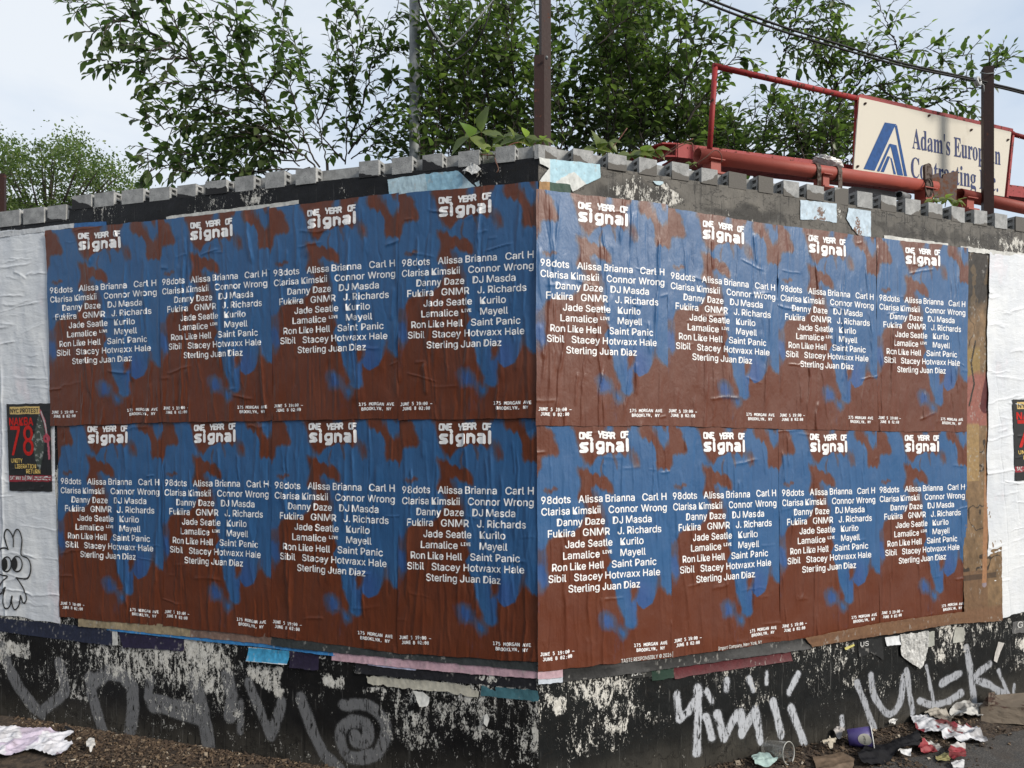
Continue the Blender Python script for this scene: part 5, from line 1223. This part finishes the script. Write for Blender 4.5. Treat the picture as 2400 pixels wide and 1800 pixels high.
# creepers and weeds along the wall top
M_VINE = plain('red_vine_stem', (.16, .045, .03), .6, (.09, .05, .025), 30)
def creeper(name, label, clusters, stems, seed, group=None, tint=.85):
    R = np.random.RandomState(seed); b0 = at(*clusters[0][:3])
    rt = thing(name, label, 'plant', b0, group); mb = MB(); A = [[], [], [], [], [], []]
    for st in stems: mb.tube(catmull([at(*p) for p in st], 6), .0022, 5)
    for (px, py, Y, L_, n_, spread) in clusters:
        c = at(px, py, Y); mb.tube([c-np.array([0, -.01, L_*.5]), c], .0015, 5)
        for i in range(n_):
            an = -pi/2+(i-(n_-1)/2)*spread/max(n_-1, 1)+pi/2
            d = np.array([sin(an), -.35+R.normal(0, .15), cos(an)*.55-.30]); A[0].append(c); A[1].append(d); A[2].append(np.array([R.normal(0, .2), -.8, .75])); l_ = L_*(1-.25*abs(i-(n_-1)/2)/max(n_/2, 1))*R.uniform(.85, 1.1); A[3].append(l_); A[4].append(l_*R.uniform(.58, .70)); A[5].append(np.clip(tint+R.normal(0, .1), 0, 1))
    mb.done('stem', M_VINE, rt, True)
    V, Fc, a_ = leaves(np.array(A[0]), np.array(A[1]), np.array(A[2]), np.array(A[3]), np.array(A[4]), np.full(len(A[0]), .5), np.array(A[5]))
    mk('foliage', V, Fc, M_LEAF, rt, {'tint': a_}, True)
creeper('creeper', 'broad leaved plant on the wall top left of the corner post', [(1100, 322, 2.93, .13, 3, 3.6), (1128, 310, 2.97, .09, 3, 2.6), (1182, 322, 2.95, .08, 4, 3.)], [[(1100, 360, 2.95), (1100, 335, 2.94), (1102, 320, 2.93)]], 1, tint=.72)
creeper('creeper', 'red stemmed creeper trailing over the blocks beside the corner', [(1205, 330, 2.86, .07, 5, 4.6), (1232, 322, 2.86, .065, 5, 4.4), (1152, 345, 2.84, .05, 4, 4.), (1272, 328, 2.86, .055, 5, 4.4), (1142, 358, 2.82, .04, 3, 3.)],
        [[(1255, 340, 2.88), (1215, 334, 2.84), (1190, 343, 2.83), (1170, 362, 2.80), (1130, 362, 2.80), (1106, 352, 2.82)], [(1165, 345, 2.83), (1160, 370, 2.78), (1168, 395, 2.76), (1164, 405, 2.76)], [(1108, 355, 2.84), (1112, 375, 2.82), (1118, 385, 2.81)]], 2)
creeper('creeper', 'light green creeper between the corner and the red beam', [(1480, 365, 3.2, .09, 4, 4.), (1510, 360, 3.22, .08, 5, 4.2), (1400, 350, 3.1, .08, 5, 4.), (1535, 352, 3.22, .07, 4, 4.), (1425, 335, 3.1, .07, 4, 4.)], [[(1540, 380, 3.2), (1580, 345, 3.15), (1625, 325, 3.12)], [(1400, 375, 3.1), (1440, 340, 3.1), (1470, 300, 3.1)]], 3)
creeper('creeper', 'dry tendril curling over the open pipe end', [(1622, 384, 3.05, .03, 4, 3.)], [[(1615, 395, 3.05), (1650, 372, 3.02), (1676, 352, 3.02), (1690, 362, 3.03), (1692, 380, 3.04)], [(1545, 375, 3.1), (1590, 345, 3.08), (1620, 335, 3.08), (1625, 355, 3.08)]], 4)
creeper('weed', 'small green weeds sprouting on the blocks under the bracket', [(2185, 468, 3.62, .05, 5, 4.4), (2218, 466, 3.66, .055, 5, 4.4), (2246, 472, 3.70, .05, 5, 4.4)], [[(2185, 485, 3.62), (2185, 470, 3.62)], [(2215, 485, 3.66), (2218, 468, 3.66)], [(2240, 485, 3.7), (2246, 474, 3.7)]], 5)

# ================================================================ UNSEEN BUILDING ACROSS THE STREET, added to shade the left wall from the sky
m, n, b = mat('street_brick'); N = NB(n); bt = N.n('ShaderNodeTexBrick'); bt.inputs['Scale'].default_value = 2.2
bt.inputs['Color1'].default_value = (.16, .06, .04, 1); bt.inputs['Color2'].default_value = (.11, .045, .03, 1); bt.inputs['Mortar'].default_value = (.2, .18, .16, 1)
N.l(N.obj(), bt.inputs[0]); N.l(bt.outputs[0], b.inputs['Base Color']); b.inputs['Roughness'].default_value = .9; M_BRICK = m
M_PANE = plain('dark_window', (.02, .025, .03), .15, (.03, .035, .04), 3, .02)
rt = thing('unseen_brick_building', 'unseen low brick building behind the viewer, added to block sky from the left wall', 'building', (-10, -11, 0))
mb = MB(); mb.hexa([np.array(p) for p in ((-30, -20, 0), (5, -20, 0), (5, -11, 0), (-30, -11, 0), (-30, -20, 6.8), (5, -20, 6.8), (5, -11, 6.8), (-30, -11, 6.8))]); mb.done('walls', M_BRICK, rt)
for ix in range(11):
    for iz in range(2):
        x, z = -28.5+ix*3.1, 1.1+iz*3.7
        mb = MB(); mb.hexa([np.array(p) for p in ((x, -11.02, z), (x+1.4, -11.02, z), (x+1.4, -10.96, z), (x, -10.96, z), (x, -11.02, z+1.9), (x+1.4, -11.02, z+1.9), (x+1.4, -10.96, z+1.9), (x, -10.96, z+1.9))]); mb.done('window', M_PANE, rt)

# ================================================================ SOIL, CHIPS AND LITTER AT THE FOOT OF THE WALL
def gxy(px, py): p = ground(px, py); return p[0], p[1]
M_SOIL = plain('brown_soil', (.028, .019, .013), .95, (.085, .060, .040), 40, .9, .012, fine=120)
wl = lambda u, n: wp('L', u, 0, n)
us, ns = np.meshgrid(np.arange(-4.3, .05, .02), np.linspace(-.0, .62, 32))
hgt = .035*(1-sstep(.12, .60, ns+.12*(fbm(us*3, ns*3, 4)-.5)))+.012*(fbm(us*16, ns*16, 6)-.5)*sstep(.62, .3, ns)-.006
P = wp('L', us, hgt+0*us, ns); tag(mk('soil', P, gridF(*us.shape)[:, ::-1], M_SOIL, smooth=True), kind='structure')
us, ns = np.meshgrid(np.arange(-.05, 4.3, .02), np.linspace(0, .34, 18))
hgt = .022*(1-sstep(.03, .30, ns+.16*(fbm(us*3, ns*3, 14)-.5)))+.010*(fbm(us*16, ns*16, 16)-.5)*sstep(.34, .1, ns)-.006
tag(mk('soil', wp('R', us, hgt, ns), gridF(*us.shape)[:, ::-1], M_SOIL, smooth=True), kind='structure')
m, n, b = mat('wood_chips'); N = NB(n)
N.l(N.ramp(N.attr('tint').outputs['Fac'], [(0, (.018, .011, .007)), (.45, (.058, .036, .021)), (.8, (.15, .105, .065)), (1, (.38, .33, .26))]), b.inputs['Base Color']); b.inputs['Roughness'].default_value = .85
M_CHIP = m
def chips(name, n_, side, u0, u1, n0, n1, seed, smin, smax, zf, flat=.35):
    R = np.random.RandomState(seed); u = R.uniform(u0, u1, n_); q = n0+(n1-n0)*R.rand(n_)**1.4
    k = fbm(u*5, q*5, seed) > .36+.25*(q-n0)/(n1-n0); u, q = u[k], q[k]; n_ = len(u)
    C = wp(side, u, zf(u, q), q); s = R.uniform(smin, smax, n_)*R.choice([.6, 1, 1.7], n_, p=[.4, .45, .15])
    base = np.array([(-1, -1, -1), (1, -1, -1), (1, 1, -1), (-1, 1, -1), (-1, -1, 1), (1, -1, 1), (1, 1, 1), (-1, 1, 1)], float)
    v = base[None]*(1+R.uniform(-.45, .45, (n_, 8, 3)))*(s[:, None]*np.stack([R.uniform(.6, 1.6, n_), R.uniform(.4, 1, n_), R.uniform(.5, 1.2, n_)*flat], -1))[:, None]*.5
    a = R.uniform(0, 2*pi, n_); ti = R.normal(0, .45, n_)
    x, y, z = v[..., 0], v[..., 1], v[..., 2]; x, z = x*np.cos(ti)[:, None]-z*np.sin(ti)[:, None], x*np.sin(ti)[:, None]+z*np.cos(ti)[:, None]
    x, y = x*np.cos(a)[:, None]-y*np.sin(a)[:, None], x*np.sin(a)[:, None]+y*np.cos(a)[:, None]
    V = np.stack([x, y, z], -1)+C[:, None]
    f = np.array([(3, 2, 1, 0), (4, 5, 6, 7), (0, 1, 5, 4), (1, 2, 6, 5), (2, 3, 7, 6), (3, 0, 4, 7)])
    Fq = (f[None]+(np.arange(n_)*8)[:, None, None]).reshape(-1, 4)
    tag(mk(name, V, Fq, M_CHIP, attrs={'tint': np.repeat(np.clip(R.normal(.42, .24, n_), 0, 1), 8)}), kind='stuff')
chips('wood_chips', 30000, 'L', -4., .1, .005, .60, 1, .004, .0105, lambda u, q: .032*(1-sstep(.12, .6, q))+.002)
chips('leaf_litter', 13000, 'R', -.05, 4., .004, .42, 2, .004, .012, lambda u, q: .018*(1-sstep(.03, .3, q))+.002, .22)
chips('grit', 5000, 'R', .6, 4., .1, 1.1, 3, .003, .008, lambda u, q: 0*u+.001, .5)

def floor_sheet(name, label, cat, pts, seed, colf, mt, amp=.02, cell=.006, z0=.004, jag=.006, freq=14, group=None):
    q = [gxy(*p) for p in pts]; A_ = np.array(q); lo, hi = A_.min(0)-.02, A_.max(0)+.02
    nx, ny = int((hi[0]-lo[0])/cell)+2, int((hi[1]-lo[1])/cell)+2
    X, Y = np.meshgrid(lo[0]+np.arange(nx)*cell, lo[1]+np.arange(ny)*cell)
    sdv = polysd(X, Y, q); f = sdv+jag*2*(fbm(X*40, Y*40, seed)-.5); p, t = msq(f)
    x, y = lo[0]+p[:, 0]*cell, lo[1]+p[:, 1]*cell
    r1 = 1-np.abs(2*fbm(x*freq, y*freq, seed+1, 3)-1); r2 = 1-np.abs(2*fbm(x*freq*2.3+y*6, y*freq*1.2, seed+2, 3)-1)
    # keep the sheet on top of the soil bank
    dl = np.array([(np.stack([x, y, 0*x], -1)-CC)@NL_, (np.stack([x, y, 0*x], -1)-CC)@NR_])
    bank = np.maximum(np.where(x < .2, .036*(1-sstep(.12, .6, dl[0])), 0), np.where(x >= .2, .024*(1-sstep(.03, .3, dl[1])), 0))
    r1 = 1-np.abs(2*fbm((x*.8+y*.5)*freq*.55, (y-.4*x)*freq*1.5, seed+1, 3)-1)
    z = z0+bank+amp*.75*np.clip(1.6*(.7*r1**2+.3*r2)-.55, 0, 1)
    c = colf(x, y, (p[:, 0]/(nx-1)), (p[:, 1]/(ny-1))) if callable(colf) else np.tile(np.array(colf, float), (len(p), 1))*(.8+.4*fbm(x*30, y*30, seed+3))[:, None]
    return tag(mk(name, np.stack([x, y, z], -1), t[:, ::-1] if True else t, mt, None, {'col': col4(c)}, smooth=True), label, cat, group)
M_PLAS = vcol('thin_plastic_film', .42, .35, 60, .5, .4); M_LITTER = vcol('dirty_litter', .6, .6, 45, .6, .35)
M_DULL = vcol('dull_black_film', .75, .3, 60, .4, .12)
dirt = lambda x, y, c, s, a=.45: c*(1-(sstep(.54, .66, fbm(x*24, y*24, s))*a)[:, None])+(sstep(.54, .66, fbm(x*24, y*24, s))*a)[:, None]*np.array([.05, .035, .024])
floor_sheet('plastic_sheet', 'crumpled translucent white plastic sheet on the wood chips at bottom left', 'plastic sheet',
  [(-60, 1742), (-8, 1736), (45, 1730), (68, 1738), (92, 1737), (150, 1740), (172, 1743), (172, 1752), (150, 1762), (173, 1775), (135, 1795), (75, 1781), (15, 1791), (-60, 1796)], 5,
  lambda x, y, a, c: dirt(x, y, np.where((fbm(x*7, y*9, 3) > .55)[:, None], np.array([.50, .44, .54]), np.array([.62, .62, .66])), 8, .3), M_PLAS, .030, .005, .012, .004, 16)
floor_sheet('black_stick', 'thin black plastic shard beside the plastic sheet', 'shard', [(148, 1738), (154, 1729), (176, 1744), (172, 1748)], 6, (.012, .012, .014), M_LITTER, .01, .004, .02, .002)
GL = 'litter scattered at the foot of the wall'
floor_sheet('paper_litter', 'large white crumpled paper with dark red print on the asphalt', 'litter', [(2129, 1692), (2150, 1688), (2180, 1704), (2215, 1712), (2245, 1718), (2290, 1716), (2316, 1743), (2280, 1748), (2215, 1744), (2205, 1734), (2150, 1728)], 7,
  lambda x, y, a, c: dirt(x, y, np.where((fbm(x*16, y*12, 31) > .60)[:, None], np.array([.20, .02, .03]), np.array([.58, .585, .61])), 9, .5), M_LITTER, .035, .005, .008, .006, 13, GL)
floor_sheet('paper_litter', 'crumpled greyish white paper pile beside the cardboard', 'litter', [(2225, 1690), (2245, 1668), (2290, 1664), (2318, 1672), (2300, 1696), (2250, 1700)], 8, lambda x, y, a, c: dirt(x, y, np.tile(np.array([.5, .49, .46]), (len(x), 1)), 19, .6), M_LITTER, .05, .005, .006, .008, 12, GL)
floor_sheet('paper_litter', 'dirty beige paper heap behind the white crumpled paper', 'litter', [(2165, 1698), (2185, 1688), (2215, 1688), (2240, 1700), (2225, 1712), (2190, 1708)], 9, lambda x, y, a, c: dirt(x, y, np.tile(np.array([.34, .31, .26]), (len(x), 1)), 29, .7), M_LITTER, .05, .005, .006, .008, 12, GL)
floor_sheet('wrapper', 'red and white crumpled wrapper, the left one', 'litter', [(2152, 1762), (2165, 1748), (2192, 1752), (2210, 1766), (2190, 1778), (2160, 1774)], 10, lambda x, y, a, c: dirt(x, y, np.where((a < .62)[:, None], np.array([.27, .030, .036]), np.array([.5, .48, .45])), 39, .4), M_LITTER, .035, .005, .006, .006, 15, GL)
floor_sheet('wrapper', 'red and white crumpled wrapper, the right one nearer the photo edge', 'litter', [(2222, 1768), (2232, 1754), (2262, 1754), (2266, 1786), (2240, 1792), (2226, 1784)], 11, lambda x, y, a, c: dirt(x, y, np.where((c > .78)[:, None], np.array([.55, .52, .5]), np.array([.27, .028, .036])), 49, .4), M_LITTER, .035, .005, .006, .006, 15, GL)
floor_sheet('wrapper', 'yellowish wrapper piece between the two red ones', 'litter', [(2192, 1776), (2215, 1772), (2236, 1782), (2222, 1792), (2198, 1790)], 12, (.42, .37, .16), M_LITTER, .025, .005, .006, .006, 15, GL)
floor_sheet('paper_litter', 'white paper bit at the bottom edge below the right wrapper', 'litter', [(2228, 1793), (2262, 1790), (2258, 1806), (2236, 1812)], 13, (.6, .6, .6), M_LITTER, .02, .005, .006, .004, 15, GL)
floor_sheet('paper_litter', 'small white folded paper beside the black bag', 'litter', [(2102, 1768), (2138, 1766), (2134, 1780), (2112, 1778)], 14, (.62, .62, .62), M_LITTER, .025, .004, .008, .003, 15, GL)
floor_sheet('black_bag', 'crumpled black plastic bag in front of the purple cup', 'bag', [(2010, 1790), (2030, 1768), (2075, 1764), (2110, 1752), (2150, 1738), (2162, 1752), (2150, 1768), (2110, 1776), (2090, 1786), (2055, 1800), (2020, 1802)], 15, (.010, .010, .012), M_DULL, .05, .005, .004, .006, 9)
floor_sheet('card_piece', 'flat torn brown card piece left of the black bag', 'card', [(1905, 1790), (1960, 1778), (2005, 1792), (1998, 1815), (1915, 1815)], 16, (.15, .105, .07), M_LITTER, .02, .006, .006, .006, 9)
floor_sheet('paper_litter', 'pale teal printed paper bit left of the clear cup', 'litter', [(1760, 1794), (1790, 1788), (1825, 1800), (1800, 1815), (1770, 1812)], 17, (.36, .48, .45), M_LITTER, .02, .005, .012, .004, 15, GL)
floor_sheet('paper_litter', 'crumpled cream tissue by the wall left of the cup', 'litter', [(1928, 1768), (1945, 1752), (1960, 1760), (1950, 1776)], 18, (.42, .37, .29), M_LITTER, .04, .004, .012, .004, 18, GL)
floor_sheet('paper_litter', 'crumpled grey tissue against the wall behind the cup', 'litter', [(1950, 1746), (1972, 1730), (1982, 1738), (1968, 1752)], 19, (.40, .37, .35), M_LITTER, .05, .004, .012, .004, 18, GL)
floor_sheet('paper_litter', 'small white scrap between the cup and the large paper', 'litter', [(2082, 1712), (2095, 1703), (2104, 1712), (2092, 1720)], 20, (.6, .59, .56), M_LITTER, .03, .004, .012, .004, 18, GL)
floor_sheet('paper_litter', 'small clear crumpled wrapper on the chips at the left', 'litter', [(200, 1778), (208, 1766), (222, 1768), (224, 1782), (212, 1788)], 21, (.5, .49, .47), M_PLAS, .03, .004, .014, .003, 22, GL)
# cups: lathes lying on their sides
def lathe(prof, o, ax, side_, k=40):
    ax = ax/np.linalg.norm(ax); x = side_-ax*(side_@ax); x /= np.linalg.norm(x); y = np.cross(ax, x); mb = MB()
    V = [o+ax*h+r*(cos(2*pi*i/k)*x+sin(2*pi*i/k)*y) for r, h in prof for i in range(k)]
    mb.add(V, [(j*k+i, j*k+(i+1) % k, (j+1)*k+(i+1) % k, (j+1)*k+i) for j in range(len(prof)-1) for i in range(k)]); return mb
g0 = ground(2046, 1762); Yc = g0[1]; r_ = 26/F*Yc; rb = r_*.70; Lc = .098
axc = np.array([.93, -.36, 0]); axc /= np.linalg.norm(axc); rim = at(2044, 1737, Yc); rim[2] = r_+.012
axc = axc+np.array([0, 0, (r_-rb)/Lc*.9]); axc /= np.linalg.norm(axc); bs = rim-axc*Lc
rt = thing('paper_cup', 'purple paper cup with white rim and oval badge lying on its side by the wall', 'cup', np.array([rim[0], rim[1], 0]))
lathe([(.001, .006), (rb-.003, .006), (rb, 0), (rb+.0005, .002), (r_, Lc), (r_-.002, Lc), (rb-.002, .008), (.001, .008)], bs, axc, up).done('cup_body', plain('purple_card', (.045, .032, .135), .45, (.06, .045, .17), 20, .1), rt, True)
lathe([(r_-.001, Lc-.002), (r_+.0022, Lc-.001), (r_+.003, Lc+.001), (r_+.0015, Lc+.003), (r_-.002, Lc+.002), (r_-.002, Lc-.002)], bs, axc, up).done('rim', plain('white_card', (.68, .68, .66), .5, (.6, .6, .58), 20, .1), rt, True)
x_ = up-axc*(up@axc); x_ /= np.linalg.norm(x_); y_ = np.cross(axc, x_); vdir = np.array([0, 0, ZC])+np.array([0, 0, 0])-rim; 
an0 = math.atan2(np.array([0, -1, .25])@y_, np.array([0, -1, .25])@x_)
def on_cup(h, s, lift): 
    r = rb+(r_-rb)*h/Lc+lift; a = an0+s/r_; return bs+axc*h[..., None]+(r*np.cos(a))[..., None]*x_+(r*np.sin(a))[..., None]*y_
pr = Print(.06, .07, .0006); Yg, Xg = np.mgrid[0:pr.f.shape[0], 0:pr.f.shape[1]]*.0006
pr.f = (np.hypot((Xg-.03)/.027, (Yg-.032)/.027) < 1)*1.
sg_ = -1. if y_@np.array([0, 0, 1.])*0+np.cross(axc, x_)@np.array([0, -1, 0]) > 0 else 1.
p, t = pr.mesh(1, .5, 2); mk('badge', on_cup(.094-.028+(p[:, 0]-.03), sg_*(p[:, 1]-.032)+.0, .0008), t, plain('cream_badge', (.62, .58, .48), .5), rt)
pr = Print(.06, .07, .0005); pr.text('TASTY', .012, .048, .036, .0085); p, t = pr.mesh(1, .3, 1)
hx, sx2 = (p[:, 1]-.032), (p[:, 0]-.03); mk('badge_lettering', on_cup(.066+hx, -sg_*sx2, .0016), t, M_BLACKINK, rt)
m, n, b = mat('clear_plastic'); N = NB(n)
tb = N.n('ShaderNodeBsdfTransparent'); gb = N.n('ShaderNodeBsdfGlossy'); gb.inputs['Roughness'].default_value = .18; db = N.n('ShaderNodeBsdfDiffuse'); db.inputs[0].default_value = (.45, .44, .4, 1)
lw_ = N.n('ShaderNodeLayerWeight'); lw_.inputs[0].default_value = .35; m1 = N.n('ShaderNodeMixShader'); m2 = N.n('ShaderNodeMixShader'); m1.inputs[0].default_value = .30
N.l(tb.outputs[0], m1.inputs[1]); N.l(db.outputs[0], m1.inputs[2]); N.l(N.math('MULTIPLY', lw_.outputs['Facing'], .55), m2.inputs[0]); N.l(m1.outputs[0], m2.inputs[1]); N.l(gb.outputs[0], m2.inputs[2]); N.l(m2.outputs[0], n.nodes['Material Output'].inputs[0]); M_CLEAR = m
g0 = ground(1850, 1802); Yc = g0[1]+.02; r_ = 25/F*Yc; rim = at(1848, 1779, Yc); rim[2] = r_+.012; ax2 = np.array([.62, -.74, .12]); ax2 /= np.linalg.norm(ax2); Lc = .11; bs = rim-ax2*Lc
rt = thing('plastic_cup', 'clear plastic cup lying on its side at the bottom edge', 'cup', np.array([rim[0], rim[1], 0]))
lathe([(.001, .003), (r_*.68, .003), (r_*.7, 0), (r_*.72, .004), (r_*.98, Lc-.012), (r_, Lc)], bs, ax2, up).done('cup_body', M_CLEAR, rt, True)
lathe([(r_-.001, Lc-.002), (r_+.0022, Lc-.001), (r_+.0025, Lc+.001), (r_+.001, Lc+.0025), (r_-.001, Lc+.0015), (r_-.001, Lc-.002)], bs, ax2, up).done('rim', plain('clear_rim', (.42, .42, .39), .3, (.3, .3, .28), 20, .05), rt, True)
# crushed cardboard box at the right edge
m, n, b = mat('stained_cardboard'); N = NB(n); v = N.obj()
N.l(N.mix(N.rng(N.noise(v, 9, 7, .7, .8), .52, .62), N.mix(N.noise(v, 5, 4), (.15, .118, .085), (.105, .083, .062)), (.05, .022, .013)), b.inputs['Base Color']); b.inputs['Roughness'].default_value = .9
N.l(N.bump(N.noise(v, 30, 5), .4, .004), b.inputs['Normal']); M_CARD = m
rt = thing('cardboard_box', 'crushed stained cardboard box against the wall at the right edge', 'box', ground(2340, 1706))
def panel(name, quad, th=.004, wob=.010, seed=0):
    Q = [np.array(p, float) for p in quad]; s, t = np.meshgrid(np.linspace(0, 1, 24), np.linspace(0, 1, 16)); s3, t3 = s[..., None], t[..., None]
    nn = np.cross(Q[1]-Q[0], Q[3]-Q[0]); nn /= np.linalg.norm(nn)
    P = (Q[0]*(1-s3)+Q[1]*s3)*(1-t3)+(Q[3]*(1-s3)+Q[2]*s3)*t3+nn*(wob*(fbm(s*4, t*3, seed)-.5)*2)[..., None]
    k = 16*24; f = gridF(16, 24); V = np.concatenate([P.reshape(-1, 3), (P-nn*th).reshape(-1, 3)])
    bd = [*range(24), *[i*24+23 for i in range(1, 16)], *[15*24+i for i in range(22, -1, -1)], *[i*24 for i in range(14, 0, -1)]]
    side_ = np.array([(bd[i], bd[(i+1) % len(bd)], bd[(i+1) % len(bd)]+k, bd[i]+k) for i in range(len(bd))])
    mk(name, V, [f[:, ::-1], f+k, side_], M_CARD, rt, smooth=False)
A0, B0 = ground(2300, 1697), ground(2460, 1707); A1, B1 = onw('R', 2318, 1630, .06), onw('R', 2470, 1618, .06); A0[2] = B0[2] = .006
panel('top_panel', [A1, B1, B0+np.array([0, .03, .075]), A0+np.array([.03, .06, .055])], seed=1); panel('front_panel', [A0+np.array([.03, .055, .058]), B0+np.array([0, .025, .078]), B0, A0], seed=2)
panel('flap', [onw('R', 2316, 1626, .05), onw('R', 2332, 1622, .05), onw('R', 2332, 1650, .12), onw('R', 2316, 1655, .12)], wob=.004, seed=3); panel('side_panel', [A1+np.array([0, 0, -.004]), A0+np.array([.03, .06, .05]), A0, ground(2312, 1668)+np.array([0, 0, .004])], seed=4)
# strips of timber at the wall foot
mb = MB(); mb.tube([ground(2150, 1690)+np.array([0, 0, .03]), ground(2245, 1672)+np.array([0, 0, .035])], .008, 6); tag(mb.done('timber_strip', plain('grey_timber', (.16, .145, .11), .9, (.09, .08, .06), 30, .4)), 'thin weathered timber strip at the wall foot behind the litter', 'timber')
# white bag on the pipes
bc_ = onw('R', 1940, 382, -.24); th_, ph_ = np.meshgrid(np.linspace(0, 2*pi, 60), np.linspace(.02, pi-.02, 30)); dv = np.stack([np.cos(th_)*np.sin(ph_), np.sin(th_)*np.sin(ph_), np.cos(ph_)], -1)
rr = 1+.45*(np.abs(2*fbm(th_*3+dv[..., 2]*2, ph_*4, 5)-1)-.3)
P = bc_+(dv*rr[..., None])@np.stack([ER_*.085, -NR_*.05, up*.022])+(dv[..., 0]*-.016)[..., None]*up
tag(mk('plastic_bag', P, gridF(30, 60)[:, ::-1], plain('white_plastic', (.8, .8, .8), .35, (.5, .5, .5), 20, .3), smooth=True), 'crumpled white plastic bag caught behind the red pipe', 'bag')
